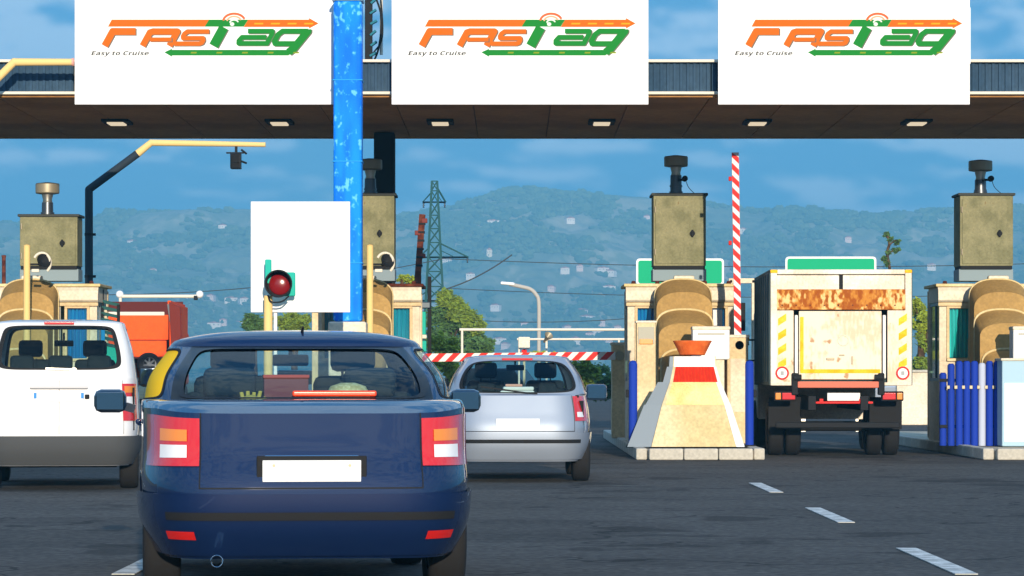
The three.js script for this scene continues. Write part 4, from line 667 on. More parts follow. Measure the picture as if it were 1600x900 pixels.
// ---------- box truck with tail lift ----------
{
  const s = 102, yaw = -0.02, cxp = 1309, o = thing('box_truck', 'small white box truck with rusty rear and yellow chevron tail lift', 'truck', [X(cxp, s), 0, Z(s)], yaw);
  const k = 1 / s, wx = (px) => (px - cxp) * k, wy = (py) => EYE + (HZ - py) * k;   // local: rear face at z = 0, truck ahead at z < 0
  const Lb = 4.2, x0 = wx(1204), x1 = wx(1424), yt = wy(421), yb = wy(602);
  const shadedSideT = texmat(blot(61, [0.22, 0.30, 0.31], [0.36, 0.44, 0.44], 3, 6, 2.5), 0.6);  // darker teal puts the shade of the box's left side into its colour
  const rustT = texmat(tex(512, 256, (u, v) => { const n = fbm(u * 10, v * 7, 62, 6, 10, 7), k2 = fbm(u * 50, v * 30, 64, 3, 50, 30), w = sst(0.56, 0.74, n * 0.62 + k2 * 0.46), r = sst(0.3, 0.7, k2); return [lerp(lerp(0.60, 0.76, r), 0.90, w), lerp(lerp(0.31, 0.50, r), 0.76, w), lerp(lerp(0.09, 0.20, r), 0.52, w)]; }, 2.1), 0.85);
  const liftT = texmat(tex(512, 512, (u, v) => { const n = fbm(u * 5, v * 9, 66, 6, 5, 9), k2 = fbm(u * 70, v * 24, 67, 2, 70, 24), w = sst(0.5, 0.75, n * 0.7 + k2 * 0.35), r = sst(0.72, 0.84, fbm(u * 14, v * 14, 68, 4, 14, 14)); return [lerp(lerp(0.91, 0.84, w), 0.70, r), lerp(lerp(0.84, 0.75, w), 0.54, r), lerp(lerp(0.75, 0.63, w), 0.40, r)]; }, 1.9), 0.7);
  const yel = texmat(blot(69, [0.93, 0.66, 0.05], [0.97, 0.76, 0.22], 6, 4, 0.6), 0.6);
  new MB().box(0.05, yt - yb, Lb, x0 + 0.01, (yt + yb) / 2, -Lb / 2, 0, 0, 0, 0.01).box(0.05, yt - yb, Lb, x1 - 0.01, (yt + yb) / 2, -Lb / 2, 0, 0, 0, 0.01).box(x1 - x0 - 0.06, yt - yb, 0.05, (x0 + x1) / 2, (yt + yb) / 2, -Lb + 0.03, 0, 0, 0, 0.01).box(x1 - x0, 0.05, Lb, (x0 + x1) / 2, yt - 0.03, -Lb / 2, 0, 0, 0, 0.01).box(x1 - x0 - 0.1, 0.08, Lb - 0.1, (x0 + x1) / 2, yb + 0.05, -Lb / 2 - 0.02, 0, 0, 0, 0.01).build('box_body', shadedSideT, o);
  for (let i = 0; i < 7; i++) new MB().box(0.02, yt - yb - 0.12, 0.04, x0 - 0.022, (yt + yb) / 2, -0.35 - i * 0.58, 0, 0, 0, 0.004).build('side_rib', shadedSideT, o);
  // rear frame
  new MB().box(0.10, yt - yb, 0.07, x0 + 0.05, (yt + yb) / 2, 0, 0, 0, 0, 0.015).box(0.10, yt - yb, 0.07, x1 - 0.05, (yt + yb) / 2, 0, 0, 0, 0, 0.015).box(x1 - x0 - 0.20, 0.075, 0.068, (x0 + x1) / 2, yt - 0.038, 0, 0, 0, 0, 0.015).box(x1 - x0, 0.05, 0.075, (x0 + x1) / 2, yb + 0.02, 0.004, 0, 0, 0, 0.012).build('rear_frame', MT.whiteDirty, o);
  for (const x of [x0 + 0.05, x1 - 0.05]) new MB().box(0.11, 0.05, 0.03, x, yt - 0.03, 0.035, 0, 0, 0, 0.01).build('corner_bracket', yel, o);
  const dy0 = wy(453), dy1 = wy(430);
  for (const [a, b] of [[1214, 1311], [1317, 1413]]) new MB().box((b - a) * k, dy1 - dy0, 0.04, wx((a + b) / 2), (dy0 + dy1) / 2, -0.012, 0, 0, 0, 0.008).build('upper_panel', MT.whiteDirty, o);
  new MB().box(x1 - x0 - 0.19, dy1 - dy0 + 0.03, 0.02, (x0 + x1) / 2, (dy0 + dy1) / 2, -0.045, 0, 0, 0, 0).build('door_recess', MT.black, o);
  new MB().box(x1 - x0 - 0.19, wy(452) - wy(484), 0.05, (x0 + x1) / 2, wy(468), 0.0, 0, 0, 0, 0.01).build('rusty_board', rustT, o, 'rust streaked board above the tail lift');
  for (let i = 0; i < 9; i++) new MB().cyl(0.012, 0.012, 0.02, wx(1222 + i * 22), wy(477), 0.03, Math.PI / 2, 0, 0, 8).build('bolt', MT.rust, o);
  // tail lift: platform folded up between two side boards
  for (const [a, b, sgn] of [[1213, 1240, 1], [1386, 1416, -1]]) {
    const bd = new MB().box((b - a) * k, wy(485) - wy(598), 0.045, wx((a + b) / 2), wy(541.5), 0.012, 0, 0, 0, 0.01).build('side_board', liftT, o);
    const cx = sgn > 0 ? wx(1222) : wx(1410), w = 0.125;
    for (let i = 0; i < 4; i++) { const y = wy(500 + i * 23); new MB().prism([[-w / 2, -0.09], [w / 2, -0.01], [w / 2, 0.10], [-w / 2, 0.02]], 0.004, cx, y, 0.0355).build('chevron', yel, bd); }
    const ry = wy(583), disc = new MB().cyl(0.105, 0.105, 0.008, cx, ry, 0.042, Math.PI / 2, 0, 0, 32).build('round_marker', MT.white, o);
    new MB().add(new THREE.TorusGeometry(0.09, 0.014, 8, 32), M4(cx, ry, 0.047)).build('red_ring', MT.redStripe, disc);
    new MB().box(0.05, 0.06, 0.004, cx, ry, 0.049, 0, 0, 0, 0).build('grey_mark', mat([0.35, 0.36, 0.36], 0.7), disc);
    new MB().box(0.055, wy(492) - wy(592), 0.07, sgn > 0 ? wx(1244) : wx(1381), wy(542), 0.03, 0, 0, 0, 0.015).build('lift_post', mat([0.45, 0.46, 0.44], 0.45, { metalness: 0.4 }), o);
  }
  const px0 = wx(1248), px1 = wx(1377), py0 = wy(593), py1 = wy(486);
  const pf = new MB().box(px1 - px0, py1 - py0, 0.05, (px0 + px1) / 2, (py0 + py1) / 2, 0.02, 0, 0, 0, 0.012).build('lift_platform', liftT, o);
  new MB().box(0.055, py1 - py0 - 0.22, 0.006, px0 + 0.045, (py0 + py1) / 2 + 0.02, 0.047, 0, 0, 0, 0).box(px1 - px0 - 0.04, 0.06, 0.006, (px0 + px1) / 2, wy(580), 0.0475, 0, 0, 0, 0).build('yellow_edge', yel, pf);
  new MB().box(0.12, 0.035, 0.03, wx(1297), wy(561), 0.055, 0, 0, 0, 0.008).box(0.08, 0.02, 0.02, wx(1315), wy(555), 0.05, 0, 0, 0, 0.006).box(0.018, 0.13, 0.02, wx(1331), wy(563), 0.05, 0, 0, 0, 0.006).build('grab_handle', MT.steelDull, pf);
  new MB().add(new THREE.TorusGeometry(0.08, 0.008, 6, 28), M4(wx(1317), wy(532), 0.046)).build('round_emblem', MT.creamPale, pf);
  // under-run bar, lamps, plate, chassis
  new MB().box(1.24, 0.10, 0.10, 0, wy(601), 0.05, 0, 0, 0, 0.015).build('lift_beam', mat([0.62, 0.16, 0.10], 0.5), o);
  for (const sg of [-1, 1]) { new MB().box(0.10, 0.34, 0.14, sg * 0.66, wy(598) - 0.02, 0.02, 0, 0, 0, 0.02).cyl(0.05, 0.05, 0.12, sg * 0.62, wy(590), 0.07, 0, 0, Math.PI / 2).build('lift_arm', MT.black, o); }
  for (const [a, sg] of [[1227, -1], [1394, 1]]) { const b = new MB().box(0.34, 0.15, 0.10, wx(a), wy(619), -0.02, 0, 0, 0, 0.015).build('lamp_box', MT.black, o); new MB().box(0.20, 0.105, 0.03, wx(a) - sg * 0.05, wy(619), 0.035, 0, 0, 0, 0.01).build('tail_lamp', lampRed, b); new MB().box(0.085, 0.105, 0.03, wx(a) + sg * 0.11, wy(619), 0.035, 0, 0, 0, 0.01).build('indicator', lampOrange, b); }
  new MB().box(0.50, 0.12, 0.014, wx(1318), wy(620), 0.03, 0, 0, 0, 0.004).build('number_plate', mat([0.74, 0.74, 0.70], 0.5), o);
  new MB().box(0.95, 0.035, 0.05, wx(1315), wy(629), 0.03, 0, 0, 0, 0.01).box(0.06, 0.06, 0.05, wx(1283), wy(626), 0.04, 0, 0, 0, 0.01).box(0.06, 0.06, 0.05, wx(1345), wy(626), 0.04, 0, 0, 0, 0.01).build('bumper_bar', MT.redStripe, o);
  new MB().box(0.12, 0.22, Lb + 1.4, -0.4, 0.82, -Lb / 2 - 0.6, 0, 0, 0, 0.01).box(0.12, 0.22, Lb + 1.4, 0.4, 0.82, -Lb / 2 - 0.6, 0, 0, 0, 0.01).box(1.9, 0.09, 0.09, 0, 0.48, -0.05, 0, 0, 0, 0.02).cyl(0.08, 0.08, 1.7, 0, 0.45, -1.1, 0, 0, Math.PI / 2).build('chassis', MT.black, o);
  for (const z of [-1.1, -Lb - 0.75]) for (const sg of [-1, 1]) for (const q of z > -2 ? [0, 1] : [0]) { const w = mesh('wheel', TY, MT.rubber, o); w.scale.set(1.15, 1.32, 1.32); w.position.set(sg * (0.90 - q * 0.27), 0.42, z); w.rotation.y = sg > 0 ? Math.PI : 0; mesh('rim', RIM, rimM, w); }
  for (const sg of [-1, 1]) new MB().box(0.5, 0.5, 0.015, sg * 0.78, 0.66, -0.5, 0.05, 0, 0, 0).build('mud_flap', MT.rubber, o);
  // cab
  const cab = new MB().prism([[0, 0.55], [0, 2.25], [0.25, 2.35], [1.15, 2.30], [1.75, 1.45], [1.85, 0.55]], 1.9, -0.95, 0, 0, 0, Math.PI / 2, 0, 0.03); cab.g = cab.g.map((g) => g.applyMatrix4(M4(0, 0, -Lb - 0.12))); cab.build('cab', MT.whiteDirty, o);
  for (const sg of [-1, 1]) { const mm = new MB().box(0.22, 0.40, 0.10, sg * 1.28 + (sg < 0 ? 0.04 : 0), 1.70, -Lb - 1.1, 0, 0, 0, 0.04).rod([sg * 0.95, 1.85, -Lb - 1.1], [sg * 1.28, 1.85, -Lb - 1.1], 0.015).rod([sg * 0.95, 1.5, -Lb - 1.1], [sg * 1.28, 1.5, -Lb - 1.1], 0.015).build('door_mirror', MT.black, o); new MB().box(0.18, 0.35, 0.01, sg * 1.28 + (sg < 0 ? 0.04 : 0), 1.70, -Lb - 1.046, 0, 0, 0, 0).build('mirror_glass', mat([0.5, 0.55, 0.6], 0.03, { metalness: 1 }), mm); }
}
// ---------- orange tipper far off in the left lane ----------
{
  const s = 60, cxp = 197, o = thing('tipper_truck', 'orange tipper truck seen beyond the white van', 'truck', [X(cxp, s), 0, Z(s)], 0.02);
  const k = 1 / s, wx = (px) => (px - cxp) * k, wy = (py) => EYE + (HZ - py) * k, orM = texmat(blot(63, [0.90, 0.28, 0.07], [0.95, 0.35, 0.11], 3, 4, 2), 0.5), dk = mat([0.10, 0.015, 0.012], 0.7);
  const x1 = wx(263), x0 = -x1, yb = wy(558), yl = wy(492), yt = wy(475), L = 4.6;
  new MB().box(x1 - x0, yl - yb - 0.45, 0.08, 0, yb + 0.45 + (yl - yb - 0.45) / 2, 0, 0, 0, 0, 0.015).box(x1 - x0 - 0.1, 0.42, 0.07, 0, yb + 0.22, -0.02, 0, 0, 0, 0.015).build('tailgate', orM, o);
  for (const sg of [-1, 1]) {
    const sd = new MB().prism([[0, yb], [0, yt], [L, yt], [L, yb]], 0.08, sg * (x1 + 0.0) + 0.04, 0, 0, 0, Math.PI / 2, 0, 0.01).build('side_wall', orM, o);
    for (let i = 0; i < 6; i++) new MB().box(0.10, yt - yb, 0.09, sg * (x1 + 0.06), (yt + yb) / 2, -0.2 - i * 0.8, 0, 0, 0, 0.01).build('side_rib', orM, sd);
    new MB().bar([sg * (x1 + 0.0), yt, 0.02], [sg * (x1 + 0.20), yb + 0.1, 0.05], 0.05, 0.05).build('gate_strut', MT.steel, o);
    new MB().box(0.09, 0.12, L, sg * (x1 + 0.02), yt + 0.03, -L / 2, 0, 0, 0, 0.02).build('top_rail', orM, o);
    new MB().prism([[0, 0], [0.28, -0.15], [0.30, yb - yt + 0.5], [0.06, yb - yt + 0.1]], 0.06, sg > 0 ? x1 + 0.03 : -x1 - 0.03, yt + 0.05, 0.03, 0, sg > 0 ? 0 : Math.PI, 0, 0.01).build('gate_hinge_plate', mat([0.16, 0.02, 0.012], 0.6), o);
  }
  new MB().box(x1 - x0, yt - yb + 0.3, 0.08, 0, (yt + yb) / 2 + 0.02, -L, 0, 0, 0, 0.01).box(x1 - x0, 0.06, L, 0, yb, -L / 2, 0, 0, 0, 0).build('bed', dk, o);
  new MB().box(x1 - x0 - 0.2, 0.10, 0.12, 0, yl + 0.03, -0.01, 0, 0, 0, 0.02).build('gate_rim', MT.trim, o);
  new MB().box(0.12, 0.3, L + 2, -0.45, yb - 0.25, -L / 2 - 0.8, 0, 0, 0, 0.01).box(0.12, 0.3, L + 2, 0.45, yb - 0.25, -L / 2 - 0.8, 0, 0, 0, 0.01).box(2.2, 0.12, 0.12, 0, 0.6, 0, 0, 0, 0, 0.02).build('chassis', MT.black, o);
  for (const z of [-1.0, -2.3, -L - 1.1]) for (const sg of [-1, 1]) { const w = mesh('wheel', TY, MT.rubber, o); w.scale.set(1.6, 1.6, 1.6); w.position.set(sg * 0.95, 0.51, z); w.rotation.y = sg > 0 ? Math.PI : 0; mesh('rim', RIM, rimM, w); }
  const sp = mesh('spare_wheel', TY, MT.rubber, o); sp.scale.set(0.95, 0.95, 0.95); sp.position.set(wx(233), wy(569), 0.18); sp.rotation.y = Math.PI / 2 + 0.5; mesh('rim', RIM, mat([0.16, 0.17, 0.18], 0.5, { metalness: 0.5 }), sp);
  new MB().box(2.2, 1.5, 1.7, 0, 1.75, -L - 1.2, 0, 0, 0, 0.1).build('cab', orM, o);
  for (const sg of [-1, 1]) new MB().box(0.35, 0.14, 0.08, sg * 0.9, 0.85, 0.03, 0, 0, 0, 0.02).build('tail_lamp', lampRed, o);
}
// ======================= ISLAND FITTINGS =======================
// ---------- sloped island nose with red reflector, orange bowl on top ----------
{
  const s = 102, cx = 1085, o = thing('island_nose', 'white and beige sloped island nose with red reflector under the orange bowl', 'barrier', [X(cx, s), 0.15, Z(s)]);
  const k = 1 / s, wx = (px) => (px - cx) * k, wy = (py) => EYE + (HZ - py) * k - 0.15;
  // wedge: top narrow, flaring out and forward to the ground
  const lev = [[wy(557), 0.32, 0.0], [wy(573), 0.33, 0.05], [wy(597), 0.385, 0.22], [wy(632), 0.52, 0.50], [0.02, 0.70, 0.95]];
  const face = (a, b, f0, f1, m, name, off = 0) => { const q = (u, v) => { const y = lerp(a[0], b[0], v), w = lerp(a[1], b[1], v), z = lerp(a[2], b[2], v); return new THREE.Vector3(lerp(-w, w, lerp(f0, f1, u)), y, z + off); }; return new MB().add(patch(q, 0, 1, 0, 1, 10, 6)).build(name, m, o); };
  const hull = new MB(); const q = (u, v) => { const f = v * (lev.length - 1), i = Math.min(Math.floor(f), lev.length - 2), r = f - i, a = lev[i], b = lev[i + 1], y = lerp(a[0], b[0], r), w = lerp(a[1], b[1], r), z = lerp(a[2], b[2], r); const P4 = [[-w, -1.5], [-w, z], [w, z], [w, -1.5]], g = u * 3, j = Math.min(Math.floor(g), 2), e = g - j; return new THREE.Vector3(lerp(P4[j][0], P4[j + 1][0], e), y, lerp(P4[j][1], P4[j + 1][1], e)); };
  hull.add(patch(q, 0, 1, 0, 1, 3, 4).toNonIndexed()); hull.g[0].computeVertexNormals(); hull.box(0.66, 0.02, 1.5, 0, lev[0][0] - 0.008, -0.75, 0, 0, 0, 0.004);
  hull.build('body', MT.tanRim, o);
  face(lev[0], lev[1], 0.02, 0.98, MT.white, 'white_cap', 0.006);
  face(lev[1], lev[2], 0.06, 0.94, texmat(tex(128, 128, (u, v) => { const b = Math.abs(((u * 8) % 1) - 0.5) * 2, n = fbm(u * 20, v * 6, 87, 3, 20, 6); return [0.72 + 0.12 * n, 0.14 + 0.12 * b * n, 0.06]; }, 0.4), 0.35), 'red_reflector', 0.008);
  face(lev[2], lev[3], 0.05, 0.95, texmat(blot(88, [0.90, 0.78, 0.48], [0.96, 0.86, 0.60], 4, 3, 1), 0.6), 'beige_plate', 0.006);
  face(lev[1], lev[2], 0.945, 1.0, MT.white, 'white_edge', 0.010); face(lev[2], lev[3], 0.91, 1.0, MT.white, 'white_edge', 0.011); face(lev[3], lev[4], 0.91, 1.0, MT.white, 'white_edge', 0.011);
  const gr = mat([0.24, 0.28, 0.31], 0.5); face(lev[0], lev[1], -0.09, 0.0, gr, 'grey_edge', 0.012); face(lev[1], lev[2], -0.14, 0.0, gr, 'grey_edge', 0.013); face(lev[2], lev[3], -0.24, -0.005, gr, 'grey_edge', 0.014); face(lev[3], lev[4], -0.26, -0.005, gr, 'grey_edge', 0.014);
  const bowl = thing('orange_bowl', 'shallow orange bowl standing on the island nose', 'bowl', [X(1083, s), Y(557, s) + 0.02, Z(s) - 0.22]);
  new MB().lathe([[0.001, 0], [0.19, 0], [0.2, 0.02], [0.285, 0.19], [0.295, 0.215], [0.28, 0.22], [0.18, 0.05], [0.001, 0.04]], 0, 0, 0, 0, 0, 0, 40).build('shell', MT.orange, bowl);
  new MB().add(new THREE.TorusGeometry(0.288, 0.012, 8, 40), M4(0, 0.213, 0, Math.PI / 2)).build('rim', MT.orange, bowl);
}
// ---------- pay pillar, ticket machines, blue guards ----------
{
  const s = 100.5, h = Y(504, s) - 0.15, o = thing('pay_pillar', 'beige pay pillar with orange reflector left of the orange bowl', 'machine', [X(1009, s), 0.15, Z(s)]);
  new MB().box(0.30, h, 0.30, 0, h / 2, 0, 0, 0, 0, 0.02).build('casing', MT.cream, o);
  new MB().box(0.25, 0.26, 0.02, 0, h - 0.20, 0.15, 0, 0, 0, 0.008).build('front_plate', mat([0.42, 0.40, 0.32], 0.5), o);
  new MB().box(0.21, 0.085, 0.03, 0, Y(534, s) - 0.15, 0.155, 0, 0, 0, 0.012).build('reflector', mat([0.80, 0.27, 0.02], 0.2, { clearcoat: 1 }), o);
  new MB().box(0.33, 0.035, 0.33, 0, h + 0.01, 0, 0, 0, 0, 0.01).build('lid', MT.creamPale, o);
}
{
  const s = 100, lab = ['white ticket machine box behind the orange bowl', 'white ticket machine box at the right edge'];
  const y0 = Y(562, s) - 0.15, h = Y(512, s) - Y(562, s);
  const o = thing('ticket_machine', lab[0], 'machine', [X(1110, s), 0.15, Z(s)], 0, 'white ticket machines');
  new MB().box(0.58, h, 0.40, 0, y0 + h / 2, 0, 0, 0, 0, 0.025).build('casing', MT.white, o);
  new MB().box(0.60, 0.06, 0.43, 0, y0 + h - 0.01, 0, 0, 0, 0, 0.02).build('lid', MT.creamPale, o);
  new MB().box(0.42, 0.03, 0.02, 0, y0 + h - 0.1, 0.2, 0, 0, 0, 0.006).build('slot', mat([0.45, 0.44, 0.38], 0.5), o);
  new MB().box(0.42, y0, 0.30, 0, y0 / 2, 0, 0, 0, 0, 0.015).build('stand', MT.creamPale, o);
  copy(o, [X(1609, s), 0.15, Z(s)], 0, lab[1]);
}
{
  const s = 103, lab = ['blue guard post left of the orange bowl island', 'blue guard post right of the orange bowl island'];
  const h = Y(563, s) - 0.15, o = thing('guard_post', lab[0], 'bollard', [X(986, s) + 0.03, 0.15, Z(s)], 0, 'blue guard posts');
  new MB().lathe([[0.065, 0], [0.065, h - 0.06], [0.05, h - 0.015], [0.001, h]], 0, 0, 0).build('post', MT.blue, o);
  new MB().cyl(0.10, 0.11, 0.04, 0, 0.02, 0).build('foot', MT.black, o); new MB().box(0.05, 0.12, 0.05, -0.085, h * 0.62, 0, 0, 0, 0, 0.01).build('bracket', MT.black, o);
  copy(o, [X(1171, s), 0.15, Z(s)], Math.PI, lab[1]);
}
{
  const s = 100.5, x0 = X(1470, s), o = thing('ribbed_guard', 'blue ribbed guard of upright tubes in front of the right booth', 'barrier', [x0, 0.15, Z(s)]);
  const h = Y(564, s) - 0.15, w = 0.118;
  for (let i = 0; i < 8; i++) { const hi = h - (i === 0 ? 0.18 : i === 1 ? 0.04 : i === 5 ? 0.03 : 0); new MB().lathe([[0.057, 0], [0.057, hi - 0.03], [0.035, hi], [0.001, hi]], 0.05 + i * w, 0, i < 2 ? -0.12 + i * 0.06 : 0, 0, 0, 0, 16).build('tube', i === 5 ? mat([0.45, 0.50, 0.62], 0.5) : MT.blue, o); if (i) new MB().box(0.05, 0.055, 0.03, 0.05 + (i - 0.5) * w, Y(605, s) - 0.15, 0.045, 0, 0, 0, 0.006).build('clamp', MT.steelDull, o); }
  new MB().box(8 * w, 0.05, 0.04, 4 * w - 0.01, 0.3, -0.07, 0, 0, 0, 0.006).box(8 * w, 0.05, 0.04, 4 * w - 0.01, h - 0.3, -0.07, 0, 0, 0, 0.006).build('back_rail', MT.black, o);
}
{
  const s = 101, x0 = X(1563, s), o = thing('white_cabinet', 'white low cabinet beside the blue ribbed guard at the right edge', 'cabinet', [x0 + 0.4, 0.15, Z(s)]), h = Y(563, s) - 0.15;
  new MB().box(0.84, h, 0.6, 0, h / 2, 0, 0, 0, 0, 0.02).build('casing', mat([0.36, 0.52, 0.62], 0.7), o);  // pale blue paints the shade on the white cabinet's upper part
  for (const q of [-1, 1]) new MB().box(0.37, h - 0.42, 0.02, q * 0.2, h / 2 - 0.14, 0.302, 0, 0, 0, 0.008).build('door', MT.white, o);
  new MB().box(0.88, 0.04, 0.66, 0, h + 0.012, 0, 0, 0, 0, 0.012).build('lid', MT.creamPale, o);
}
// ---------- barriers ----------
function stripedArm(o, a, b, r, n, name = 'arm') {
  const A = new THREE.Vector3(...a), B = new THREE.Vector3(...b), d = B.clone().sub(A), L = d.length(); d.normalize();
  const side = new THREE.Vector3(0, 0, 1), up = new THREE.Vector3().crossVectors(side, d);
  const core = new MB().bar(a, b, r * 2, r * 0.9).build(name, MT.white, o), st = [];
  for (let i = 0; i < n; i++) {                    // slanted red bands on the two broad faces, a hair proud
    const t = (i + 0.6) / n * L, hw = L / n * 0.26, sk = r * 1.0;
    for (const f of [1, -1]) {
      const pts = [[t - hw - sk, -r], [t + hw - sk, -r], [t + hw + sk, r], [t - hw + sk, r]].map(([l, w]) => A.clone().addScaledVector(d, clamp(l, 0, L)).addScaledVector(up, w).addScaledVector(side, f * (r * 0.45 + 0.003)));
      const g = new THREE.BufferGeometry(); g.setFromPoints([pts[0], pts[1], pts[2], pts[0], pts[2], pts[3]]); g.computeVertexNormals(); st.push(g);
    }
  }
  for (const g of st) new MB().add(g).build('red_stripe', MT.redStripe, core);
}
{
  const s = 98, xb = X(1149, s), o = thing('raised_barrier', 'raised red and white barrier arm beside the box truck', 'barrier', [xb, 0.15, Z(s)]);
  const yp = Y(512, s) - 0.15, yt = Y(239, s) - 0.15;
  stripedArm(o, [0.03, yp - 0.12, 0.1], [-0.01, yt, 0.1], 0.055, 15);
  for (const [py, dx] of [[280, -0.11], [380, -0.11]]) new MB().box(0.05, 0.07, 0.05, dx + 0.02, Y(py, s) - 0.15, 0.1, 0, 0, 0, 0.01).build('arm_clip', MT.red, o);
  const hb = Y(527, s) - 0.15;
  new MB().box(0.34, hb, 0.42, 0.03, hb / 2, -0.12, 0, 0, 0, 0.025).build('housing', MT.cream, o);
  new MB().box(0.38, 0.05, 0.46, 0.03, hb + 0.015, -0.12, 0, 0, 0, 0.015).build('lid', MT.creamPale, o);
  new MB().box(0.24, hb * 0.5, 0.015, 0.03, hb * 0.55, 0.095, 0, 0, 0, 0.006).build('door', MT.creamPale, o);
  new MB().cyl(0.07, 0.07, 0.1, 0.06, yp - 0.28, 0.04, Math.PI / 2).build('pivot', MT.steelDull, o);
  const bx = thing('yellow_beacon', 'small round yellow beacon beside the raised barrier', 'lamp', [X(1163, s), Y(531, s), Z(s)]);
  new MB().add(new THREE.SphereGeometry(0.085, 20, 14, 0, 6.3, 0, 1.8)).build('dome', mat([0.92, 0.55, 0.01], 0.25, { clearcoat: 1 }), bx); new MB().cyl(0.07, 0.08, 0.07, 0, -0.05, 0).build('base', MT.black, bx);
}
{
  const s = 89.5, o = thing('lowered_barrier', 'lowered red and white barrier arm across the lane ahead of the silver car', 'barrier', [X(970, s), 0.15, Z(s)]);
  const ya = Y(556, s) - 0.15;
  stripedArm(o, [-0.1, ya, 0.12], [X(655, s) - X(970, s), Y(559, s) - 0.15, 0.12], 0.07, 14);
  new MB().box(0.36, ya + 0.2, 0.42, 0.02, (ya + 0.2) / 2, -0.12, 0, 0, 0, 0.025).build('housing', MT.cream, o);
  new MB().box(0.40, 0.05, 0.46, 0.02, ya + 0.21, -0.12, 0, 0, 0, 0.015).build('lid', MT.creamPale, o);
  new MB().cyl(0.08, 0.08, 0.12, -0.02, ya, 0.1, Math.PI / 2).build('pivot', MT.steelDull, o);
}
// ---------- cream door frame behind the raised barrier ----------
{
  const s = 88, o = thing('door_frame', 'tall cream metal frame between the raised barrier and the truck', 'frame', [X(1168, s), 0, Z(s)]);
  const h = Y(437, s), w = 0.27;
  new MB().box(0.09, h, 0.1, w / 2 - 0.02, h / 2, 0, 0, 0, 0, 0.01).box(0.06, h, 0.1, -w / 2 - 0.16, h / 2, 0, 0, 0, 0, 0.01).build('post', MT.creamPale, o);
  new MB().box(w + 0.3, 0.09, 0.1, -0.05, h - 0.02, 0, 0, 0, 0, 0.01).build('lintel', MT.creamPale, o);
  new MB().box(0.10, 0.5, 0.06, -0.09, Y(495, s), 0, 0, 0, 0, 0.01).build('intercom', MT.black, o);
}
// ======================= BEYOND THE BOOTHS =======================
// ---------- green road signs ----------
{
  const mk = (label, px0, px1, py0, py1, s) => {
    const w = (px1 - px0) / s, h = (py1 - py0) / s, x = X((px0 + px1) / 2, s), yb = Y(py1, s), o = thing('road_sign', label, 'road sign', [x, 0, Z(s)], 0, 'green road signs');
    const rr = (W, H, r, d) => { const a = new THREE.Shape(); a.moveTo(-W / 2 + r, -H / 2); a.lineTo(W / 2 - r, -H / 2); a.quadraticCurveTo(W / 2, -H / 2, W / 2, -H / 2 + r); a.lineTo(W / 2, H / 2 - r); a.quadraticCurveTo(W / 2, H / 2, W / 2 - r, H / 2); a.lineTo(-W / 2 + r, H / 2); a.quadraticCurveTo(-W / 2, H / 2, -W / 2, H / 2 - r); a.lineTo(-W / 2, -H / 2 + r); a.quadraticCurveTo(-W / 2, -H / 2, -W / 2 + r, -H / 2); return new THREE.ExtrudeGeometry(a, { depth: d, bevelEnabled: false }); };
    new MB().add(rr(w, h, 0.09, 0.03), M4(0, yb + h / 2, 0)).build('border', MT.white, o);
    new MB().add(rr(w - 0.09, h - 0.09, 0.06, 0.006), M4(0, yb + h / 2, 0.032)).build('panel', MT.green, o);
    for (const q of [-0.3, 0.3]) new MB().box(0.11, yb + h - 0.1, 0.1, q * w, (yb + h - 0.1) / 2, -0.06, 0, 0, 0, 0.01).build('post', MT.steel, o);
  };
  mk('green road sign with white border behind the roof cabinet and flue', 994, 1131, 404, 446, 70);
  mk('green road sign with white border above the box truck', 1227, 1369, 401, 446, 70);
}
// ---------- lattice pylon ----------
{
  const s = 26, cx = 679, o = thing('lattice_pylon', 'slender teal lattice power pylon beside the rusty mast', 'pylon', [X(cx, s), 0, Z(s)]);
  const m = mat([0.015, 0.075, 0.075], 0.6), q = (py) => Y(py, s), H = q(283);
  const half = (y) => lerp(0.98, 0.16, Math.pow(clamp(y / H), 0.75));
  const body = new MB(), n = 15; const lv = []; for (let i = 0; i <= n; i++) lv.push(H * (1 - Math.pow(1 - i / n, 1.15)));
  for (let i = 0; i < n; i++) { const a = lv[i], b = lv[i + 1], p = half(a), r = half(b); const C = [[-1, -1], [1, -1], [1, 1], [-1, 1]]; for (let k = 0; k < 4; k++) { const A = C[k], B = C[(k + 1) % 4]; body.bar([A[0] * p, a, A[1] * p], [A[0] * r, b, A[1] * r], 0.12, 0.12); body.bar([A[0] * p, a, A[1] * p], [B[0] * r, b, B[1] * r], 0.065, 0.065); body.bar([B[0] * p, a, B[1] * p], [A[0] * r, b, A[1] * r], 0.065, 0.065); body.bar([A[0] * r, b, A[1] * r], [B[0] * r, b, B[1] * r], 0.045, 0.045); } }
  body.build('lattice_tower', m, o);
  for (const [py, l, r] of [[316, 0.5, 0.45], [402, 0.55, 1.65], [470, 0.7, 0.9]]) { const y = q(py), b = new MB(); for (const z of [-0.2, 0.2]) { b.bar([-half(y) - l, y, 0], [half(y) + r, y, 0], 0.10, 0.08).bar([half(y) * 0.8, y + 0.85, z], [half(y) + r, y, 0], 0.075, 0.075).bar([-half(y) * 0.8, y + 0.6, z], [-half(y) - l, y, 0], 0.045, 0.045).bar([half(y), y + 0.4, z], [half(y) + r * 0.5, y, 0], 0.035, 0.035); } const a = b.build('cross_arm', m, o); for (const x of [half(y) + r - 0.06, -half(y) - l + 0.06]) new MB().lathe([[0.02, 0], [0.07, 0.05], [0.03, 0.1], [0.07, 0.15], [0.03, 0.2], [0.07, 0.25], [0.02, 0.32]], x, y - 0.34, 0, 0, 0, 0, 10).build('insulator', MT.darkSteel, a); }
}
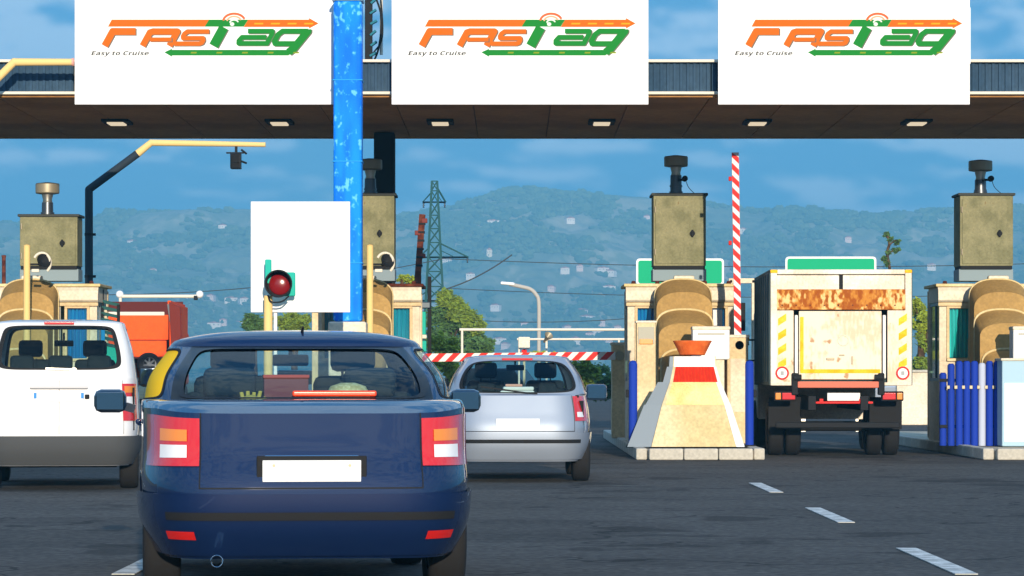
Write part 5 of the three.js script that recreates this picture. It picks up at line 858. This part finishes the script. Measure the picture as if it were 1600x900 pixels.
{
  const s = 74, o = thing('rusty_mast', 'leaning rusty brown mast in front of the lattice pylon', 'mast', [X(650, s), 0, Z(s)]);
  const q = (px, py) => [X(px, s) - X(650, s), Y(py, s), 0];
  new MB().bar([0, 0, 0], q(653, 430), 0.14, 0.14).bar(q(653, 430), q(660, 335), 0.13, 0.13).build('shaft', MT.rust, o);
  for (const [px, py, sg] of [[657, 364, -1], [656, 400, 1], [659, 345, 1]]) { const p = q(px, py); new MB().box(0.12, 0.1, 0.1, p[0] + sg * 0.06, p[1], 0.02, 0, 0, 0, 0.015).build('bracket', mat([0.18, 0.04, 0.03], 0.8), o); }
  for (let i = 0; i < 6; i++) { const p = q(655 + i * 0.9, 415 - i * 13); new MB().box(0.145, 0.045, 0.145, p[0], p[1], 0, 0, 0, 0, 0.006).build('step', MT.black, o); }
}
{
  const s = 86, o = thing('signal_post', 'dark post with boxes at the right of the curtained booth', 'post', [X(671, s), 0, Z(s)]);
  const h = Y(432, s); new MB().box(0.07, h, 0.07, 0, h / 2, 0, 0, 0, 0, 0.01).build('post', MT.black, o);
  new MB().box(0.20, 0.12, 0.16, -0.08, Y(477, s), 0.02, 0, 0, 0, 0.02).build('box', MT.darkSteel, o);
  new MB().box(0.13, 0.42, 0.10, -0.13, Y(505, s), 0, 0, 0, 0, 0.015).box(0.15, 0.2, 0.10, -0.13, Y(541, s), 0, 0, 0, 0, 0.015).build('panel', MT.signal, o);
  new MB().box(0.16, 0.07, 0.12, -0.13, Y(526, s), 0.01, 0, 0, 0, 0.01).build('bracket', MT.trim, o);
}
// ---------- street lamp ----------
{
  const s = 48, o = thing('street_lamp', 'curved grey street lamp between the pylon and the green sign', 'street lamp', [X(842, s), 0, Z(s)]);
  const q = (px, py) => [X(px, s) - X(842, s), Y(py, s), 0];
  new MB().tube([[0, 0, 0], q(842, 540), q(842, 475), q(838, 461), q(829, 452), q(815, 448), q(796, 444)], 0.065, 10, 0.5, 8).build('pole', mat([0.42, 0.40, 0.36], 0.5), o);
  const e = q(793, 443); new MB().box(0.46, 0.10, 0.20, e[0], e[1], 0, 0, 0, -0.08, 0.04).build('lamp_head', MT.white, o);
  new MB().cyl(0.12, 0.14, 0.6, 0, 0.3, 0).build('base', MT.steelDull, o);
}
// ---------- pale railings ----------
{
  const mk = (label, px0, px1, py, s, posts, r) => { const y = Y(py, s), x0 = X(px0, s), x1 = X(px1, s), o = thing('pipe_rail', label, 'railing', [x0, 0, Z(s)]); new MB().rod([0, y, 0], [x1 - x0, y, 0], r, 12).build('rail', MT.trim, o); for (const px of posts) { const x = X(px, s) - x0; new MB().cyl(r * 0.9, r * 0.9, y + r, x, (y + r) / 2, 0).build('post', MT.trim, o); } return [o, y, x1 - x0]; };
  mk('upper pale pipe rail between the pylon and the right booths', 718, 985, 515, 62, [722, 984], 0.034);
  mk('lower pale pipe rail behind the lowered barrier', 808, 985, 530, 58, [811, 967], 0.03);
  const [o, y, w] = mk('pale pipe bar with round ends above the orange tipper', 186, 312, 463, 50, [188], 0.055);
  for (const x of [0.02, w]) new MB().add(new THREE.SphereGeometry(0.12, 16, 12), M4(x, y + 0.06, 0)).build('end_knob', MT.white, o); new MB().box(0.12, 0.14, 0.12, w - 0.12, y - 0.05, 0.02, 0, 0, 0, 0.02).build('clamp', MT.black, o);
  const s2 = 60, c = thing('road_cabinet', 'small pale box on a post under the lower pipe rail', 'cabinet', [X(819, s2), 0, Z(s2)]);
  new MB().box(0.30, 0.32, 0.2, 0, Y(536, s2), 0, 0, 0, 0, 0.02).build('box', MT.creamPale, c); new MB().box(0.06, Y(540, s2), 0.06, 0, Y(540, s2) / 2, 0, 0, 0, 0, 0).build('post', MT.steelDull, c); new MB().box(0.14, 0.09, 0.04, 0.0, Y(549, s2), 0.1, 0, 0, 0, 0.01).build('red_tag', MT.red, c);
  const s3 = 60, h = thing('loud_hailer', 'small pale horn fixed on the lower pipe rail', 'horn', [X(854, s3), 0, Z(s3)]);
  new MB().lathe([[0.03, -0.14], [0.05, 0], [0.12, 0.14], [0.11, 0.14], [0.001, 0.02]], 0, Y(529, s3), 0.02, 0.9, 0.6).build('horn', MT.steelDull, h); new MB().box(0.05, Y(531, s3), 0.05, 0, Y(531, s3) / 2, -0.03, 0, 0, 0, 0).build('post', MT.trim, h);
}
// ---------- trees and shrubs ----------
const leafM = [[0.21, 0.30, 0.014], [0.30, 0.38, 0.016], [0.08, 0.18, 0.03], [0.38, 0.45, 0.018]].map((c) => mat(c, 0.8, { transmission: 0.25, thickness: 0 }));
function crownGeo(blobs, n, size, sd) {            // leaf-sized bent faces scattered through clumps
  seed = sd; const pos = [], nor = []; const total = blobs.reduce((a, b) => a + b[3] * b[3], 0);
  for (const [bx, by, bz, r, fl] of blobs) {
    const cnt = Math.round(n * r * r / total), subs = []; for (let i = 0; i < 14; i++) { const a = rnd() * 6.283, h = rnd() * 2 - 1, q = Math.sqrt(1 - h * h), k = r * (0.55 + 0.45 * rnd()); subs.push([bx + Math.cos(a) * q * k, by + h * k * (fl ?? 0.8), bz + Math.sin(a) * q * k]); }
    for (let i = 0; i < cnt; i++) {
      const c = subs[Math.floor(rnd() * subs.length)], g = () => (rnd() + rnd() + rnd() - 1.5) * r * 0.36;
      const p = new THREE.Vector3(c[0] + g(), c[1] + g() * 0.8, c[2] + g()), l = size * (0.6 + 0.8 * rnd());
      const up = new THREE.Vector3(rnd() - 0.5, rnd() * 0.9 + 0.1, rnd() - 0.5 + 0.2).normalize(), t = new THREE.Vector3(rnd() - 0.5, rnd() - 0.5, rnd() - 0.5).cross(up).normalize(), b = up.clone().cross(t);
      const A = p.clone().addScaledVector(t, -l), B = p.clone().addScaledVector(b, l * 0.5).addScaledVector(up, l * 0.15), C = p.clone().addScaledVector(t, l), D = p.clone().addScaledVector(b, -l * 0.5).addScaledVector(up, l * 0.15);
      for (const v of [A, B, C, A, C, D]) { pos.push(v.x, v.y, v.z); }
    }
  }
  const g = new THREE.BufferGeometry(); g.setAttribute('position', new THREE.Float32BufferAttribute(pos, 3)); g.computeVertexNormals(); return g;
}
function tree(name, label, cat, px, s, blobs, mats, n, size, sd, trunk = true, group) {   // blobs in photo pixels: [px, py, radius, leaf material index]
  const o = thing(name, label, cat, [X(px, s), 0, Z(s)], 0, group);
  const by = {}; for (const b of blobs) (by[b[3] ?? 0] ??= []).push([X(b[0], s) - X(px, s), Y(b[1], s), (b[4] ?? 0) / s, b[2] / s]);
  Object.entries(by).forEach(([k, bl], i) => new MB().add(crownGeo(bl, Math.round(n * bl.length / blobs.length), size, sd + i * 7)).build(trunk ? 'crown' : 'foliage', leafM[mats[k] ?? mats[0]], o));
  if (trunk) { const m = new MB(), b0 = blobs[0], top = [X(b0[0], s) - X(px, s), Y(b0[1], s), 0]; m.rod([0, 0, 0], [top[0] * 0.4, top[1] * 0.6, 0], 0.16, 9, 0.11).rod([top[0] * 0.4, top[1] * 0.6, 0], top, 0.11, 8, 0.04); for (const b of blobs.slice(1, 6)) m.rod([top[0] * 0.4, top[1] * 0.55, 0], [X(b[0], s) - X(px, s), Y(b[1], s), (b[4] ?? 0) / s], 0.06, 7, 0.02); m.build('trunk', MT.bark, o); }
  return o;
}
tree('pine_tree', 'dense green tree sloping down beside the lattice pylon', 'tree', 700, 40, [[705, 480, 20, 0], [690, 500, 24, 1], [722, 492, 22, 0], [738, 508, 20, 0], [712, 520, 26, 1], [745, 535, 18, 1], [688, 530, 24, 1], [720, 545, 22, 1], [697, 462, 12, 0]], [0, 2], 11000, 0.10, 501);
tree('yellow_shrub', 'bright yellow green shrub right of the dark post', 'shrub', 695, 66, [[690, 545, 17, 0], [705, 540, 14, 0], [682, 530, 12, 0], [700, 562, 18, 0], [680, 570, 18, 0], [712, 580, 18, 0]], [3], 4200, 0.055, 502, false);
tree('round_bush', 'dark green bush under the end of the lower pipe rail', 'shrub', 755, 46, [[752, 540, 17, 0], [763, 548, 12, 0], [742, 555, 16, 0], [760, 565, 15, 0]], [2], 2600, 0.075, 503, false);
tree('leafy_shrub', 'green shrub showing under the lowered barrier', 'shrub', 905, 70, [[900, 578, 14, 0], [915, 572, 12, 0], [905, 600, 20, 0], [928, 585, 12, 0]], [0], 3000, 0.05, 504, false);
tree('grey_shrub', 'grey green shrub left of the blue guard post', 'shrub', 945, 64, [[943, 588, 22, 0], [955, 610, 20, 0], [930, 612, 18, 0]], [2], 2400, 0.06, 505, false);
tree('low_hedge', 'low green hedge row below the street lamp', 'hedge', 850, 50, [[820, 556, 7, 0], [835, 555, 7, 0], [850, 555, 7, 0], [865, 556, 6, 0], [880, 556, 6, 0], [893, 557, 5, 0]], [3], 2600, 0.06, 506, false);
tree('roadside_tree', 'leafy tree showing to the right of the box truck', 'tree', 1440, 58, [[1438, 500, 20, 0], [1432, 478, 13, 0], [1445, 535, 17, 1], [1436, 575, 22, 1], [1450, 515, 14, 0], [1440, 600, 18, 1]], [1, 0], 6000, 0.07, 507);
tree('dark_tree', 'small dark green tree left of the traffic light pole', 'tree', 398, 44, [[396, 503, 16, 0], [386, 506, 10, 0], [407, 505, 11, 0], [398, 520, 18, 0]], [2], 2600, 0.07, 508);
tree('olive_tree', 'olive green bush row below the blank white board', 'tree', 460, 44, [[460, 502, 17, 0], [444, 503, 14, 0], [476, 502, 13, 0], [455, 512, 18, 0]], [0], 3400, 0.07, 509);
tree('booth_shrub', 'tuft of green leaves above the roof of the curtained booth', 'shrub', 632, 62, [[628, 436, 7, 0], [640, 437, 8, 0], [636, 455, 12, 0], [640, 490, 16, 0]], [1], 1500, 0.055, 510);
{
  const s = 44, o = thing('spindly_tree', 'thin twisted tree with sparse tufts above the box truck', 'tree', [X(1390, s), 0, Z(s)]);
  const q = (px, py, z = 0) => [X(px, s) - X(1390, s), Y(py, s), z];
  new MB().tube([[0, 0, 0], q(1389, 470), q(1390, 420), q(1386, 396), q(1390, 380), q(1386, 368)], 0.05, 8, 0.5).tube([q(1388, 398), q(1394, 392), q(1401, 391)], 0.035, 6, 0.5).tube([q(1389, 384), q(1398, 376), q(1405, 380)], 0.03, 6, 0.5).tube([q(1387, 402), q(1381, 404), q(1379, 408)], 0.03, 6, 0.5).build('trunk', MT.bark, o);
  const bl = [[1385, 367, 4], [1391, 374, 4], [1402, 379, 5], [1400, 391, 5], [1383, 405, 5], [1388, 394, 4], [1386, 412, 4]].map(([a, b, r]) => [X(a, s) - X(1390, s), Y(b, s), 0, r / s]);
  new MB().add(crownGeo(bl, 420, 0.09, 511)).build('crown', leafM[2], o);
}
// ---------- cars and a wall far behind ----------
{
  const s = 62, cp = { wall: MT.creamPale };
  const o = thing('low_wall', 'low pale wall far behind the right side of the box truck', 'wall', [X(1440, s), 0, Z(s)]);
  new MB().box(0.9, 1.35, 0.25, 0, 0.675, -1.6, 0, 0, 0, 0.02).build('wall', cp.wall, o); new MB().box(1.0, 0.07, 0.35, 0, 1.38, -1.6, 0, 0, 0, 0.02).build('coping', MT.kerb, o);
  const mini = (name, label, x, z, ry, c) => { const g = thing(name, label, 'car', [x, 0, z], ry); const pr = (pts, w, m, n) => new MB().prism(pts, w, -w / 2, 0, 0, 0, Math.PI / 2, 0, 0.05).build(n, m, g); pr([[-2.0, 0.3], [-2.05, 0.75], [-1.9, 0.95], [0.95, 0.92], [1.9, 0.78], [2.0, 0.5], [1.95, 0.3]], 1.6, paint(c), 'body'); const cb = pr([[-1.85, 0.93], [-1.45, 1.40], [0.05, 1.42], [0.85, 0.95]], 1.36, MT.blackGloss, 'window_band'); new MB().box(1.26, 0.06, 1.5, 0, 1.45, 0.72, 0, 0, 0, 0.03).build('roof', paint(c), cb); for (const a of [-1.3, 1.25]) for (const q of [-1, 1]) { const w = mesh('wheel', TY, MT.rubber, g); w.position.set(q * 0.74, 0.318, -a); w.rotation.y = q > 0 ? Math.PI : 0; mesh('rim', RIM, rimM, w); } for (const q of [-1, 1]) new MB().box(0.24, 0.14, 0.06, q * 0.62, 0.78, 2.06, 0, 0, 0, 0.02).build('tail_lamp', lampRed, g); return g; };
  mini('parked_car', 'white parked car far beyond the box truck at its right', X(1447, 52), Z(52), 0.5, [0.7, 0.7, 0.7]);
  mini('distant_car', 'blue grey car far off below the blank white board', X(452, 46), Z(46), 1.2, [0.10, 0.16, 0.22]);
  mini('dark_car', 'dark car far off in front of the bush by the pipe rail', X(733, 56), Z(56), 1.3, [0.02, 0.04, 0.08]);
}
// ---------- overhead cables ----------
{
  const mk = (label, a, b, sag, s, r = 0.02) => { const o = thing('overhead_cable', label, 'cable', [0, 0, Z(s)]); const pts = []; for (let i = 0; i <= 14; i++) { const t = i / 14; pts.push([lerp(X(a[0], s), X(b[0], s), t), lerp(Y(a[1], s), Y(b[1], s), t) - sag * 4 * t * (1 - t), 0]); } new MB().tube(pts, r, 5, 0.5, 3).build('cable', MT.wire, o); };
  mk('thin cable running past the green signs', [690, 404], [1700, 409], 0.35, 30, 0.022);
  mk('thin cable at lamp head height left of the street lamp', [690, 450], [1700, 455], 0.4, 30, 0.020);
  mk('thin dark cable above the orange tipper', [-60, 452], [690, 405], 0.9, 30, 0.024);
  mk('steep dark cable running down to the right of the pylon', [800, 398], [695, 452], 0.15, 40, 0.026);
  mk('faint cable above the upper pipe rail', [690, 497], [1000, 496], 0.2, 34, 0.018);
  const s = 60, o = thing('brown_pole', 'thin faded brown pole at the far left edge', 'pole', [X(6, s), 0, Z(s)]); const h = Y(402, s); new MB().cyl(0.05, 0.06, h, 0, h / 2, 0).build('shaft', MT.rust, o); new MB().lathe([[0.06, 0], [0.06, 0.05], [0.001, 0.06]], 0, h, 0).build('cap', MT.rust, o);
}
renderer.render(scene, camera);
